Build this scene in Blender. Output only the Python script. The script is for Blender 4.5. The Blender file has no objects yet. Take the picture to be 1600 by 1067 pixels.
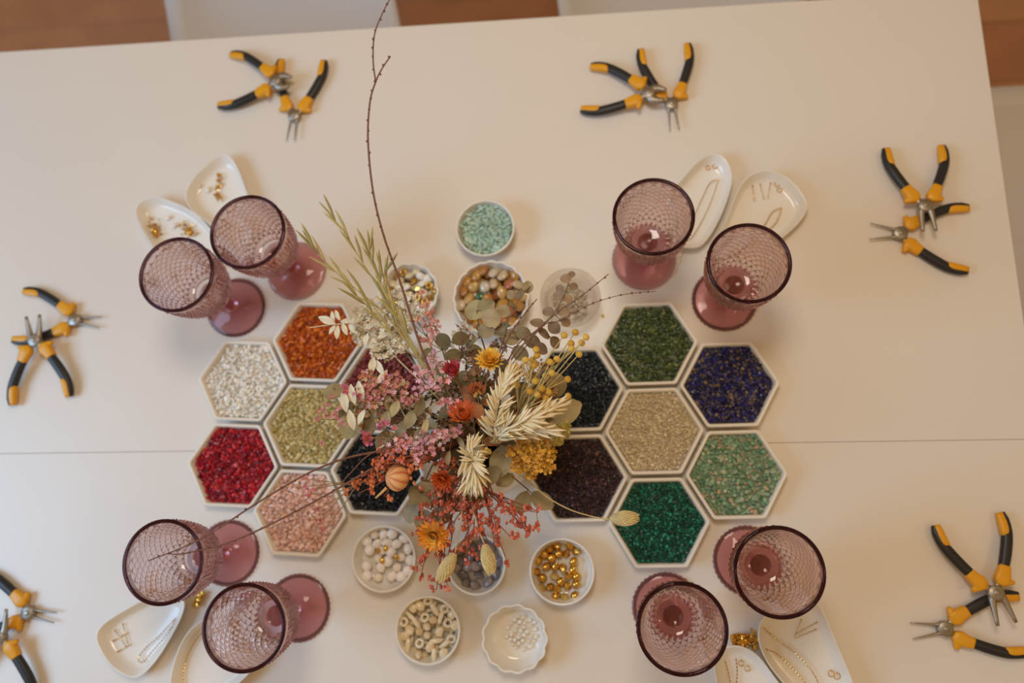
import bpy, bmesh, math, random
import numpy as np
from mathutils import Vector, Matrix, noise

rnd = random.Random(7)
C = bpy.context.scene.collection
PI = math.pi
TZ = 0.75            # height of the table top
D = 0.95             # camera above the table top

# ------------------------------------------------------------------ camera
FPX, NX, NY, YAW = 1230.0, 919.3, 785.4, 0.0075
def _unit(v): return v / np.linalg.norm(v)
_d = _unit(np.array([NX-800, -(NY-533.5), -FPX])); _up = -_d
_x = np.array([math.cos(YAW), math.sin(YAW), 0]); _x = _unit(_x - _up*(_x@_up)); _y = np.cross(_up, _x)
RC = np.array([_x, _y, _up])
cam_data = bpy.data.cameras.new('camera'); cam = bpy.data.objects.new('camera', cam_data); C.objects.link(cam)
M = Matrix([list(RC[i]) for i in range(3)]).to_4x4(); M.translation = Vector((0, 0, TZ+D)); cam.matrix_world = M
cam_data.sensor_fit = 'HORIZONTAL'; cam_data.sensor_width = 36; cam_data.lens = FPX/1600*36
cam_data.clip_start = 0.05
cam_data.dof.use_dof = True; cam_data.dof.focus_distance = 0.765; cam_data.dof.aperture_fstop = 2.7
bpy.context.scene.camera = cam

def P(px, py, h=0.0):
    """point of the room seen at a measured place, h metres above the table top"""
    w = RC @ np.array([px-800, -(py-533.5), -FPX]); t = (h-D)/w[2]
    return Vector((w[0]*t, w[1]*t, TZ+h))
def RAD(px, py, r, h): return (P(px+r, py, h)-P(px-r, py, h)).length/2

# ------------------------------------------------------------------ world, lights, exposure
sc = bpy.context.scene
w = bpy.data.worlds.new('room_light'); sc.world = w; w.use_nodes = True
w.node_tree.nodes['Background'].inputs[0].default_value = (1.0, 0.64, 0.29, 1)
w.node_tree.nodes['Background'].inputs[1].default_value = 0.40
def area(name, loc, target, sx, sy, col, power):
    l = bpy.data.lights.new(name, 'AREA'); l.shape = 'RECTANGLE'; l.size = sx; l.size_y = sy
    l.color = col; l.energy = power
    o = bpy.data.objects.new(name, l); C.objects.link(o); o.location = loc
    o.rotation_euler = (Vector(target)-Vector(loc)).to_track_quat('-Z', 'Y').to_euler()
    return o
area('window_daylight', (-1.85, -0.20, TZ+1.20), (0, 0, TZ), 1.0, 0.9, (0.36, 0.65, 1.0), 24)
area('ceiling_lamp', (-0.05, 0.50, TZ+1.35), (0, 0.15, TZ), 0.35, 0.35, (1.0, 0.88, 0.73), 6)
area('wall_lamp', (1.1, -0.2, TZ+1.6), (0, 0, TZ), 0.12, 0.30, (1.0, 0.66, 0.38), 1.2)
sc.view_settings.view_transform = 'Standard'; sc.view_settings.look = 'None'
sc.view_settings.gamma = 1; sc.view_settings.exposure = 0.0
try: sc.view_settings.use_curve_mapping = False
except Exception: pass

# ------------------------------------------------------------------ materials
def lin(c):
    return tuple(((v/255)/12.92 if v/255 <= 0.04045 else ((v/255+0.055)/1.055)**2.4) for v in c)
MATS = {}
def mat(name, rgb, rough=0.5, metal=0.0, var=0.0, vscale=60, bump=0.0, bscale=200, coat=0.0, trans=0.0, ior=1.45, sss=0.0, attr=False, spec=0.5, alpha=1.0):
    if name in MATS: return MATS[name]
    m = bpy.data.materials.new(name); m.use_nodes = True
    nt = m.node_tree; b = nt.nodes['Principled BSDF']
    col = lin(rgb)
    b.inputs['Base Color'].default_value = (*col, 1)
    b.inputs['Roughness'].default_value = rough; b.inputs['Metallic'].default_value = metal
    b.inputs['Coat Weight'].default_value = coat; b.inputs['Transmission Weight'].default_value = trans
    b.inputs['IOR'].default_value = ior; b.inputs['Specular IOR Level'].default_value = spec
    b.inputs['Alpha'].default_value = alpha
    if sss:
        b.inputs['Subsurface Weight'].default_value = sss
        b.inputs['Subsurface Radius'].default_value = (0.004, 0.003, 0.002)
    if var or bump:
        tc = nt.nodes.new('ShaderNodeTexCoord')
    src = None
    if attr:
        a = nt.nodes.new('ShaderNodeAttribute'); a.attribute_name = 'Col'; src = a.outputs['Color']
        nt.links.new(src, b.inputs['Base Color'])
    if var:
        n = nt.nodes.new('ShaderNodeTexNoise'); n.inputs['Scale'].default_value = vscale; n.inputs['Detail'].default_value = 4
        nt.links.new(tc.outputs['Object'], n.inputs['Vector'])
        mp = nt.nodes.new('ShaderNodeMapRange'); mp.inputs[1].default_value = 0.3; mp.inputs[2].default_value = 0.7
        mp.inputs[3].default_value = 1-var; mp.inputs[4].default_value = 1+var
        nt.links.new(n.outputs['Fac'], mp.inputs[0])
        mx = nt.nodes.new('ShaderNodeVectorMath'); mx.operation = 'SCALE'
        if src: nt.links.new(src, mx.inputs[0])
        else: mx.inputs[0].default_value = col
        nt.links.new(mp.outputs[0], mx.inputs['Scale']); nt.links.new(mx.outputs[0], b.inputs['Base Color'])
    if bump:
        n = nt.nodes.new('ShaderNodeTexNoise'); n.inputs['Scale'].default_value = bscale; n.inputs['Detail'].default_value = 3
        nt.links.new(tc.outputs['Object'], n.inputs['Vector'])
        bp = nt.nodes.new('ShaderNodeBump'); bp.inputs['Strength'].default_value = bump; bp.inputs['Distance'].default_value = 0.002
        nt.links.new(n.outputs['Fac'], bp.inputs['Height']); nt.links.new(bp.outputs[0], b.inputs['Normal'])
    MATS[name] = m; return m

def glass(name, tint, absorb, density, rough=0.0, ior=1.45, clear=None, fac=.5):
    m = bpy.data.materials.new(name); m.use_nodes = True; nt = m.node_tree
    nt.nodes.remove(nt.nodes['Principled BSDF'])
    g = nt.nodes.new('ShaderNodeBsdfGlass'); g.inputs['Color'].default_value = (*tint, 1); g.inputs['IOR'].default_value = ior
    g.inputs['Roughness'].default_value = rough
    out = nt.nodes['Material Output']
    if clear:
        t = nt.nodes.new('ShaderNodeBsdfTransparent'); t.inputs['Color'].default_value = (*clear, 1)
        mx = nt.nodes.new('ShaderNodeMixShader'); mx.inputs[0].default_value = fac
        nt.links.new(g.outputs[0], mx.inputs[1]); nt.links.new(t.outputs[0], mx.inputs[2]); nt.links.new(mx.outputs[0], out.inputs['Surface'])
    else: nt.links.new(g.outputs[0], out.inputs['Surface'])
    if density:
        v = nt.nodes.new('ShaderNodeVolumeAbsorption'); v.inputs['Color'].default_value = (*absorb, 1); v.inputs['Density'].default_value = density
        nt.links.new(v.outputs[0], out.inputs['Volume'])
    MATS[name] = m; return m

CER = mat('white_ceramic', (236, 232, 224), 0.18, coat=0.3, bump=0.02, bscale=90)
TRAYM = mat('white_tray', (234, 228, 217), 0.28, bump=0.02, bscale=120)
TOP = mat('white_laminate', (226, 219, 210), 0.34, var=0.012, vscale=5, bump=0.01, bscale=60)
EDGE = mat('table_edge', (222, 216, 208), 0.4, bump=0.02)
STEEL = mat('steel', (168, 160, 148), 0.46, 1.0, bump=0.03, bscale=300)
BLACK = mat('black_rubber', (38, 37, 38), 0.42, bump=0.08, bscale=400)
YELL = mat('yellow_rubber', (226, 160, 28), 0.38, bump=0.05, bscale=300)
GOLD = mat('gold', (222, 176, 84), 0.18, 1.0, var=0.1)
GOBX = glass('mauve_facet_glass_darkened', (0.84, 0.69, 0.675), (1, 1, 1), 0, ior=1.52, clear=(0.90, 0.78, 0.77), fac=.10)  # same glass as the bowl; deeper facet tint stands in for dark internal reflections
GOB = glass('mauve_glass', (0.985, 0.955, 0.95), (1, 1, 1), 0, ior=1.52, clear=(0.93, 0.84, 0.83), fac=.14)
RIMG = glass('mauve_rim_glass_darkened', (0.40, 0.28, 0.32), (1, 1, 1), 0, ior=1.5)  # same glass again; the rim's dark refraction outline is put into this tint
GOBF = glass('mauve_foot_glass', (0.97, 0.88, 0.88), (0.64, 0.18, 0.22), 48, ior=1.42, clear=(0.93, 0.76, 0.77), fac=.4)
CLEAR = glass('clear_glass', (0.995, 0.99, 0.98), (1, 1, 1), 0, ior=1.3, clear=(.99, .98, .97), fac=.55)
STONE = mat('stone_chips', (255, 255, 255), 0.38, attr=True, coat=0.1)
MATTE = mat('plant_tones', (255, 255, 255), 0.75, attr=True, var=0.10, vscale=180, sss=0.0)
GEM = mat('glassy_gems', (255, 255, 255), 0.10, attr=True, coat=0.5, trans=0.35)
CHAIRM = mat('white_plastic', (212, 208, 206), 0.35, bump=0.02)
WOODL = mat('pale_wood', (196, 160, 118), 0.5, var=0.15, vscale=14)

# ------------------------------------------------------------------ mesh building
class MB:
    def __init__(s): s.v = []; s.f = []; s.c = []; s.sm = []
    def add(s, vs, fs, col=(1, 1, 1), smooth=True):
        k = len(s.v); s.v += [tuple(v) for v in vs]; s.f += [tuple(i+k for i in f) for f in fs]
        if callable(col): s.c += [col(Vector(v)) for v in vs]
        else: s.c += [col]*len(vs)
        s.sm += [smooth]*len(fs)
        return s
    def xf(s, M):
        s.v = [tuple(M @ Vector(v)) for v in s.v]; return s
    def mesh(s, name, m, recalc=False):
        me = bpy.data.meshes.new(name); me.from_pydata(s.v, [], s.f)
        me.polygons.foreach_set('use_smooth', s.sm)
        a = me.color_attributes.new('Col', 'FLOAT_COLOR', 'POINT')
        a.data.foreach_set('color', np.array([(*c[:3], 1.0) for c in s.c], dtype=np.float32).ravel())
        if recalc:
            bm = bmesh.new(); bm.from_mesh(me); bmesh.ops.remove_doubles(bm, verts=bm.verts, dist=3e-5 if name in ('bowl', 'stem', 'foot') else 1e-7)
            bmesh.ops.recalc_face_normals(bm, faces=bm.faces); bm.to_mesh(me); bm.free()
        me.materials.append(m); me.update()
        return me

def link(name, me, parent=None, M=None, kind=None):
    """M = world matrix (identity when the mesh is already in world coordinates)"""
    o = bpy.data.objects.new(name, me); C.objects.link(o)
    Mw = M if M is not None else Matrix.Identity(4)
    if parent is not None:
        o.parent = parent; o.matrix_basis = WM[parent.name].inverted() @ Mw
    else: o.matrix_basis = Mw
    WM[o.name] = Mw.copy()
    if kind: o['kind'] = kind
    return o
WM = {}
def thing(name, label, cat, loc=(0, 0, 0), group=None, M=None):
    o = bpy.data.objects.new(name, None); C.objects.link(o); o.empty_display_size = 0.02
    o.matrix_basis = M if M is not None else Matrix.Translation(Vector(loc))
    WM[o.name] = o.matrix_basis.copy()
    return tag(o, label, cat, group)
def tag(o, label, cat, group=None, kind=None):
    o['label'] = label; o['category'] = cat
    if group: o['group'] = group
    if kind: o['kind'] = kind
    return o
def recentre(o):
    """move a one-mesh thing's origin to its own base"""
    me = o.data; co = np.zeros(len(me.vertices)*3); me.vertices.foreach_get('co', co); co = co.reshape(-1, 3)
    c = np.array([(co[:, 0].min()+co[:, 0].max())/2, (co[:, 1].min()+co[:, 1].max())/2, co[:, 2].min()])
    co -= c; me.vertices.foreach_set('co', co.ravel()); o.matrix_basis = Matrix.Translation(Vector(c)); WM[o.name] = o.matrix_basis.copy(); me.update()
    return o

def loft(mb, rings, cap0=True, cap1=True, col=(1, 1, 1), smooth=True, close=True):
    n = len(rings[0]); vs = [p for r in rings for p in r]; fs = []
    for a in range(len(rings)-1):
        for i in range(n if close else n-1):
            j = (i+1) % n
            fs.append((a*n+i, a*n+j, (a+1)*n+j, (a+1)*n+i))
    if cap0: fs.append(tuple(range(n))[::-1])
    if cap1: fs.append(tuple((len(rings)-1)*n+i for i in range(n)))
    return mb.add(vs, fs, col, smooth)
def catmull(pts, k=4):
    pts = [Vector(p) for p in pts]
    if len(pts) < 3: 
        return [pts[0].lerp(pts[-1], i/k) for i in range(k+1)]
    q = [pts[0]*2-pts[1]]+pts+[pts[-1]*2-pts[-2]]; out = []
    for i in range(1, len(q)-2):
        for j in range(k):
            t = j/k; a, b, c, d = q[i-1], q[i], q[i+1], q[i+2]
            out.append(0.5*((2*b)+(c-a)*t+(2*a-5*b+4*c-d)*t*t+(3*b-a-3*c+d)*t**3))
    out.append(pts[-1]); return out
def lerpl(ls, t):
    if not isinstance(ls, (list, tuple)): return ls
    x = t*(len(ls)-1); i = min(int(x), len(ls)-2); return ls[i]*(1-(x-i))+ls[i+1]*(x-i)
def tube(mb, pts, r, n=6, col=(1, 1, 1), flat=1.0, up=None, k=0):
    if k: pts = catmull(pts, k)
    pts = [Vector(p) for p in pts]; rings = []; L = len(pts)
    ref = Vector(up) if up else Vector((0.31, 0.17, 0.93)).normalized()
    for i, p in enumerate(pts):
        t = (pts[min(i+1, L-1)]-pts[max(i-1, 0)]).normalized()
        a = ref.cross(t)
        if a.length < 1e-3: a = Vector((1, 0, 0)).cross(t)
        a.normalize(); b = t.cross(a); rr = lerpl(r, i/(L-1)); ff = lerpl(flat, i/(L-1))
        rings.append([p+a*(rr*math.cos(2*PI*j/n))+b*(rr*ff*math.sin(2*PI*j/n)) for j in range(n)])
    return loft(mb, rings, col=col)
def lathe(mb, prof, n=32, col=(1, 1, 1), mod=None, c=(0, 0, 0), smooth=True):
    """prof: (r, z) list; ends closed on the axis when r = 0"""
    rings = []
    for r, z in prof:
        rings.append([(c[0]+max(r, 1e-5)*(mod(2*PI*j/n, r, z) if mod else 1)*math.cos(2*PI*j/n), c[1]+max(r, 1e-5)*(mod(2*PI*j/n, r, z) if mod else 1)*math.sin(2*PI*j/n), c[2]+z) for j in range(n)])
    return loft(mb, rings, col=col, smooth=smooth)
ICO_V = []; _t = (1+5**.5)/2
for a, b in ((-1, _t), (1, _t), (-1, -_t), (1, -_t)): ICO_V.append((a, b, 0))
for a, b in ((-1, _t), (1, _t), (-1, -_t), (1, -_t)): ICO_V.append((0, a, b))
for a, b in ((_t, -1), (_t, 1), (-_t, -1), (-_t, 1)): ICO_V.append((a, 0, b))
ICO_V = np.array(ICO_V, float)/math.sqrt(1+_t*_t)
ICO_F = [(0,11,5),(0,5,1),(0,1,7),(0,7,10),(0,10,11),(1,5,9),(5,11,4),(11,10,2),(10,7,6),(7,1,8),(3,9,4),(3,4,2),(3,2,6),(3,6,8),(3,8,9),(4,9,5),(2,4,11),(6,2,10),(8,6,7),(9,8,1)]
def ico(mb, c, r, col=(1, 1, 1), sc_=(1, 1, 1), jit=0.0, smooth=False):
    vs = [(c[0]+r*v[0]*sc_[0]*(1+jit*rnd.uniform(-1, 1)), c[1]+r*v[1]*sc_[1]*(1+jit*rnd.uniform(-1, 1)), c[2]+r*v[2]*sc_[2]*(1+jit*rnd.uniform(-1, 1))) for v in ICO_V]
    return mb.add(vs, ICO_F, col, smooth)
def ball(mb, c, r, n=12, col=(1, 1, 1), sz=1.0, M=None):
    m = n//2; vs = []; fs = []
    for i in range(m+1):
        for j in range(n):
            a = PI*i/m; b = 2*PI*j/n; ra = max(math.sin(a), 1e-4)
            v = Vector((r*ra*math.cos(b), r*ra*math.sin(b), r*sz*math.cos(a)))
            if M is not None: v = M @ v
            vs.append(v+Vector(c))
    for i in range(m):
        for j in range(n):
            fs.append((i*n+j, (i+1)*n+j, (i+1)*n+(j+1) % n, i*n+(j+1) % n))
    return mb.add(vs, fs, col)
def box(mb, x0, x1, y0, y1, z0, z1, b=0.0, col=(1, 1, 1)):
    if b <= 0:
        vs = [(x, y, z) for z in (z0, z1) for x, y in ((x0, y0), (x1, y0), (x1, y1), (x0, y1))]
        return mb.add(vs, [(3, 2, 1, 0), (4, 5, 6, 7), (0, 1, 5, 4), (1, 2, 6, 5), (2, 3, 7, 6), (3, 0, 4, 7)], col, False)
    def ring(i, z): return [(x0+i, y0+i, z), (x1-i, y0+i, z), (x1-i, y1-i, z), (x0+i, y1-i, z)]
    return loft(mb, [ring(b, z0), ring(0, z0+b), ring(0, z1-b), ring(b, z1)], col=col, smooth=False)
def frame(c, zdir, xdir=None, s=1.0):
    z = Vector(zdir).normalized(); x = Vector(xdir) if xdir is not None else Vector((0.9, 0.3, 0.2))
    x = (x - z*(x.dot(z)))
    if x.length < 1e-4: x = Vector((0, 1, 0)) - z*z.y
    x.normalize(); y = z.cross(x)
    m = Matrix([[x[i]*s, y[i]*s, z[i]*s, 0] for i in range(3)]+[[0, 0, 0, 1]]); m.translation = Vector(c); return m
def rv(s=1.0): return Vector((rnd.uniform(-s, s), rnd.uniform(-s, s), rnd.uniform(-s, s)))

# ------------------------------------------------------------------ floor of planks
FW = mat('floor_base', (96, 66, 48), 0.7, var=0.05)
PLK = [mat('oak_plank_%s' % k, c, 0.48, var=0.10, vscale=9, bump=0.05, bscale=30) for k, c in (('warm', (180, 132, 102)), ('rosy', (174, 125, 96)), ('light', (186, 139, 108)))]
mb = MB(); box(mb, -2.6, 2.6, -2.2, 2.6, -0.06, -0.012)
fl = link('floor', mb.mesh('floor', FW)); fl['kind'] = 'structure'
pm = []
for m in PLK:
    mb = MB(); box(mb, -0.598, 0.598, -0.0735, 0.0735, -0.012, 0.0, 0.0012); pm.append(mb.mesh('plank', m))
for r in range(32):
    y = -2.12+r*0.148
    for q in range(5):
        x = -2.4+q*1.2+(r*0.47 % 1.2)*0.0
        xo = ((r*0.43) % 1.0)*0.0
        cx = -2.4+q*1.2
        o = link('plank', pm[rnd.randrange(3)], fl, Matrix.Translation((cx+(0.0), y, rnd.uniform(-0.0006, 0.0))))

WALL = mat('wall_paint', (226, 214, 196), 0.8, var=0.01)
mb = MB(); box(mb, -2.6, 2.6, 2.6, 2.7, 0, 2.7); wl = link('wall_back', mb.mesh('wall_back', WALL)); wl['kind'] = 'structure'
mb = MB(); box(mb, -2.6, 2.6, 2.585, 2.6, 0, 0.08); bl = link('baseboard_back', mb.mesh('baseboard_back', EDGE)); bl['kind'] = 'structure'
# ------------------------------------------------------------------ table
SX, SY = 0.5125, 0.067
tb = thing('table', 'white laminate work table with a seam across its top and square legs', 'table', (-0.35, 0.07, 0))
mb = MB(); box(mb, -1.25, SX, SY+0.0002, 0.640, TZ-0.028, TZ, 0.0003); link('tabletop', mb.mesh('tabletop', TOP), tb)
mb = MB(); box(mb, -1.25, SX, -0.505, SY-0.0002, TZ-0.028, TZ, 0.0003); link('tabletop', mb.mesh('tabletop', TOP), tb)
mb = MB(); box(mb, -1.2, SX-0.05, -0.45, -0.42, TZ-0.09, TZ-0.028); box(mb, -1.2, SX-0.05, 0.56, 0.59, TZ-0.09, TZ-0.028)
box(mb, -1.2, -1.17, -0.42, 0.56, TZ-0.09, TZ-0.028); box(mb, SX-0.08, SX-0.05, -0.42, 0.56, TZ-0.09, TZ-0.028); link('apron', mb.mesh('apron', EDGE), tb)
for x in (-1.17, SX-0.08):
    for y in (-0.42, 0.56):
        mb = MB(); box(mb, x-0.03, x+0.03, y-0.03, y+0.03, 0.0, TZ-0.028, 0.003); link('leg', mb.mesh('leg', EDGE), tb)

# ------------------------------------------------------------------ chairs (moulded shells)
def shell_mesh():
    mb = MB(); nu, nv = 16, 22; th = 0.005
    def pt(u, v, o):
        # u -1..1 across, v 0..1 from the seat's front lip to the top of the back
        hw = 0.205 if v < .55 else 0.205-0.03*((v-.55)/.45)**2
        if v < 0.5:
            t = v/0.5; y = -0.21+0.40*t; z = 0.43-0.012*math.sin(PI*t)+(-0.02*(1-t)**4)
        elif v < 0.66:
            t = (v-0.5)/0.16; a = t*1.35; y = 0.19+0.07*math.sin(a); z = 0.43+0.07*(1-math.cos(a))
        else:
            t = (v-0.66)/0.34; y = 0.258+0.065*t; z = 0.485+0.30*t
        rise = 0.065*abs(u)**3.2*(1 if v > 0.06 else v/0.06)
        cr = 1-0.18*max(0, (v-0.9)/0.1)**2-0.10*max(0, (0.06-v)/0.06)**2
        x = u*hw*cr
        if v < 0.6: z += rise
        else: y -= rise*1.2
        if v < 0.55: z -= o
        else: y += o
        return (x, y, z)
    a = [[pt(-1+2*i/nu, j/nv, 0) for i in range(nu+1)] for j in range(nv+1)]
    b = [[pt(-1+2*i/nu, j/nv, th) for i in range(nu+1)] for j in range(nv+1)]
    rings = [a[j]+b[j][::-1] for j in range(nv+1)]
    loft(mb, rings)
    return mb.mesh('seat_shell', CHAIRM, True)
SH = shell_mesh()
def leg_mesh(sx, sy):
    mb = MB(); tube(mb, [(sx*0.10, sy*0.10, 0.412), (sx*0.20, sy*0.21, 0.0)], [0.013, 0.009], 10); return mb.mesh('leg', WOODL)
LG = [leg_mesh(a, b) for a in (-1, 1) for b in (-1, 1)]
mb = MB(); tube(mb, [(-0.14, -0.145, 0.27), (0.14, 0.145, 0.27)], 0.005, 8); tube(mb, [(-0.14, 0.145, 0.275), (0.14, -0.145, 0.275)], 0.005, 8); BR = mb.mesh('brace', STEEL)
def chair(x, y, rz, label):
    t = thing('dining_chair', label, 'chair', M=Matrix.Translation((x, y, 0)) @ Matrix.Rotation(rz, 4, 'Z'), group='white moulded chairs around the table')
    B = WM[t.name]
    link('seat_shell', SH, t, B)
    for l in LG: link('leg', l, t, B)
    link('brace', BR, t, B)
a, b = P(255, 30, -0.28), P(638, 30, -0.28)
chair((a.x+b.x)/2+0.02, 0.765, 0.20, 'white moulded chair behind the far table edge, left one, near the forked twig tip')
a, b = P(858, 10, -0.28), P(1240, 10, -0.28)
chair((a.x+b.x)/2+0.02, 0.80, 0.10, 'white moulded chair behind the far table edge, right one, mostly out of frame')
a = P(1552, 137, -0.27)
chair(0.705, a.y-0.205, -PI/2, 'white moulded chair at the short right end of the table, in shade')

# ------------------------------------------------------------------ hexagonal trays with stone chips
HS, PIT = 0.0581, 0.06024
def hexring(s, rc, z, ns=3):
    out = []
    for q in range(6):
        t = q*PI/3; c = Vector((math.cos(t), math.sin(t)))*(s-rc/math.cos(PI/6))
        for k in range(ns+1):
            a = t-PI/6+PI/3*k/ns; out.append((c.x+rc*math.cos(a), c.y+rc*math.sin(a), z))
    return out
def hextray_mesh():
    mb = MB(); R_ = []
    for s, rc, z in ((0.0535, .005, 0), (0.0552, .005, .0012), (0.0576, .0055, .0150), (0.0580, .0055, .0160), (0.0575, .005, .0172), (0.0558, .0045, .0176), (0.0540, .004, .0170), (0.0532, .0038, .0155), (0.0515, .0035, .0040), (0.0500, .003, .0030)):
        R_.append(hexring(s, rc, z))
    loft(mb, R_); return mb.mesh('hexagonal_tray', TRAYM)
HT = hextray_mesh()
def hexin(x, y, s):
    x, y = abs(x), abs(y); return y < s*0.866 and (x*0.866+y*0.5) < s*0.866
def stones(name, inside, ext, spacing, size, palette, seed, z0, zj=0.0012, aspect=(1, .8, .6), bed=None, layers=2, mat_=None, jit=.28):
    """a heap of small chips: one mesh built in bulk"""
    g = np.random.default_rng(seed); pts = []
    for L in range(layers):
        n = int(ext*2/spacing)+2
        for i in range(n):
            for j in range(n):
                x = -ext+(i+(j % 2)*.5+g.uniform(-.38, .38))*spacing+L*spacing*.4; y = -ext+(j+g.uniform(-.38, .38))*spacing*.9
                if inside(x, y): pts.append((x, y, z0-(layers-1-L)*size*.55+g.uniform(-zj, zj)))
    pts = np.array(pts); N = len(pts)
    V = np.repeat(ICO_V[None], N, 0)*(1+g.uniform(-jit, jit, (N, 12, 1)))
    V = V*(np.array(aspect)*g.uniform(.75, 1.25, (N, 3)))[:, None, :]*size*0.5*g.uniform(.75, 1.3, (N, 1, 1))
    q = g.normal(size=(N, 4)); q /= np.linalg.norm(q, axis=1)[:, None]
    q[:, 1:3] *= 0.45; q /= np.linalg.norm(q, axis=1)[:, None]
    w_, x_, y_, z_ = q.T
    R_ = np.stack([1-2*(y_*y_+z_*z_), 2*(x_*y_-z_*w_), 2*(x_*z_+y_*w_), 2*(x_*y_+z_*w_), 1-2*(x_*x_+z_*z_), 2*(y_*z_-x_*w_), 2*(x_*z_-y_*w_), 2*(y_*z_+x_*w_), 1-2*(x_*x_+y_*y_)], 1).reshape(N, 3, 3)
    V = np.einsum('nij,nvj->nvi', R_, V)+pts[:, None, :]
    pal = np.array([lin(c) for c, w in palette]); wt = np.array([w for c, w in palette], float); wt /= wt.sum()
    cc = pal[g.choice(len(pal), N, p=wt)]*g.uniform(.84, 1.18, (N, 1))
    cols = np.repeat(cc[:, None, :], 12, 1).reshape(-1, 3)
    F = (np.array(ICO_F)[None]+(np.arange(N)*12)[:, None, None]).reshape(-1, 3)
    mb = MB()
    mb.v = [tuple(v) for v in V.reshape(-1, 3)]; mb.f = [tuple(f) for f in F]; mb.c = [tuple(c) for c in np.clip(cols, 0, .95)]; mb.sm = [False]*len(mb.f)
    if bed: 
        mean = (pal*wt[:, None]).sum(0)*.75
        loft(mb, bed, col=tuple(mean), smooth=False)
    return mb.mesh(name, mat_ or STONE)
PAL = {
 'aventurine': ([((74, 92, 46), 4), ((52, 70, 36), 4), ((96, 112, 62), 2), ((128, 138, 92), 1)], 0.0040, 0.0052),
 'lapis': ([((34, 32, 92), 5), ((26, 26, 66), 4), ((46, 44, 130), 2), ((128, 110, 84), 2), ((88, 80, 90), 2)], 0.0038, 0.0048),
 'turquoise': ([((122, 160, 128), 4), ((150, 174, 142), 4), ((168, 176, 146), 3), ((100, 140, 106), 2), ((184, 158, 128), 1.2)], 0.0050, 0.0064),
 'malachite': ([((16, 84, 62), 5), ((10, 62, 46), 5), ((30, 122, 92), 3), ((52, 150, 120), 1)], 0.0030, 0.0038),
 'sand': ([((208, 192, 158), 5), ((218, 204, 172), 4), ((198, 180, 144), 3), ((232, 222, 196), 1)], 0.0026, 0.0034),
 'navy': ([((14, 24, 36), 6), ((10, 18, 26), 5), ((26, 42, 54), 2), ((34, 56, 66), .5)], 0.0030, 0.0040),
 'garnet': ([((58, 36, 38), 6), ((44, 28, 32), 5), ((84, 52, 52), 2), ((110, 74, 66), .6)], 0.0034, 0.0044),
 'white': ([((238, 233, 222), 6), ((232, 225, 212), 4), ((243, 240, 232), 4), ((222, 212, 194), 1)], 0.0046, 0.0060),
 'orange': ([((196, 92, 18), 6), ((178, 78, 14), 4), ((216, 122, 34), 3), ((150, 60, 14), 2)], 0.0044, 0.0060),
 'citrine': ([((198, 180, 122), 5), ((186, 166, 106), 4), ((212, 198, 146), 3), ((168, 150, 92), 1)], 0.0044, 0.0058),
 'red': ([((168, 22, 42), 5), ((142, 16, 36), 4), ((196, 42, 52), 3), ((208, 84, 84), 1), ((110, 14, 30), 2)], 0.0046, 0.0060),
 'rose': ([((230, 190, 174), 5), ((222, 178, 160), 4), ((238, 208, 198), 3), ((212, 166, 140), 2)], 0.0046, 0.0064),
 'onyx': ([((22, 22, 24), 6), ((14, 14, 16), 5), ((42, 42, 46), 2), ((70, 68, 70), .4)], 0.0042, 0.0056),
 'rhodonite': ([((150, 60, 64), 5), ((120, 46, 50), 4), ((176, 92, 90), 2)], 0.0046, 0.0060),
}
def hexc(i, j): return Vector((1.5*PIT*i, math.sqrt(3)*PIT*(j-(0.5 if i % 2 else 0)), 0))
CL = {'R': ((0.0787, 0.0817), 0.0123, [(0, 1, 'aventurine', 'dark moss green', 'top tray of the right honeycomb'), (1, 1, 'lapis', 'gold flecked blue', 'right honeycomb, below the goblets'),
     (1, 0, 'turquoise', 'pale sea green', 'rightmost lower tray of the right honeycomb'), (0, -1, 'malachite', 'emerald green', 'bottom tray of the right honeycomb'), (0, 0, 'sand', 'pale sand coloured', 'centre of the right honeycomb'),
     (-1, 1, 'navy', 'blue black', 'right honeycomb, beside the yellow ball flowers'), (-1, 0, 'garnet', 'dark garnet brown', 'right honeycomb, beside the yellow yarrow')]),
   'L': ((-0.3373, 0.0950), -0.0578, [(-1, 1, 'white', 'milky white', 'leftmost upper tray of the left honeycomb'), (0, 1, 'orange', 'burnt orange', 'top tray of the left honeycomb'), (0, 0, 'citrine', 'straw yellow green', 'centre of the left honeycomb'),
     (-1, 0, 'red', 'crimson red', 'leftmost lower tray of the left honeycomb'), (0, -1, 'rose', 'pale rose pink', 'bottom tray of the left honeycomb'), (1, 0, 'onyx', 'glossy black', 'left honeycomb, half under the coral sprigs'), (1, 1, 'rhodonite', 'dull red', 'left honeycomb, mostly hidden under the bouquet')])}
sd = 11
for key, ((cx, cy), ang, lst) in CL.items():
    Rz = Matrix.Rotation(ang, 4, 'Z')
    for i, j, pk, tone, where in lst:
        c = Rz @ hexc(i, j)+Vector((cx, cy, TZ)); Mw = Matrix.Translation(c) @ Rz
        o = link('hexagonal_tray', HT, None, Mw)
        tag(o, 'white hexagonal tray holding %s chips, %s' % (tone, where), 'tray', 'white hexagonal bead trays in honeycombs')
        pal, sp, sz = PAL[pk]; sd += 1
        me = stones('stone_chips', lambda x, y: hexin(x, y, 0.0512), 0.056, sp, sz, pal, sd, 0.0118, bed=[hexring(0.0503, .003, .0034), hexring(0.0512, .003, .0098)])
        o = link('stone_chips', me, None, Mw)
        tag(o, '%s stone chips filling the hexagonal tray, %s' % (tone, where), 'beads', None, 'stuff')

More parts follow.
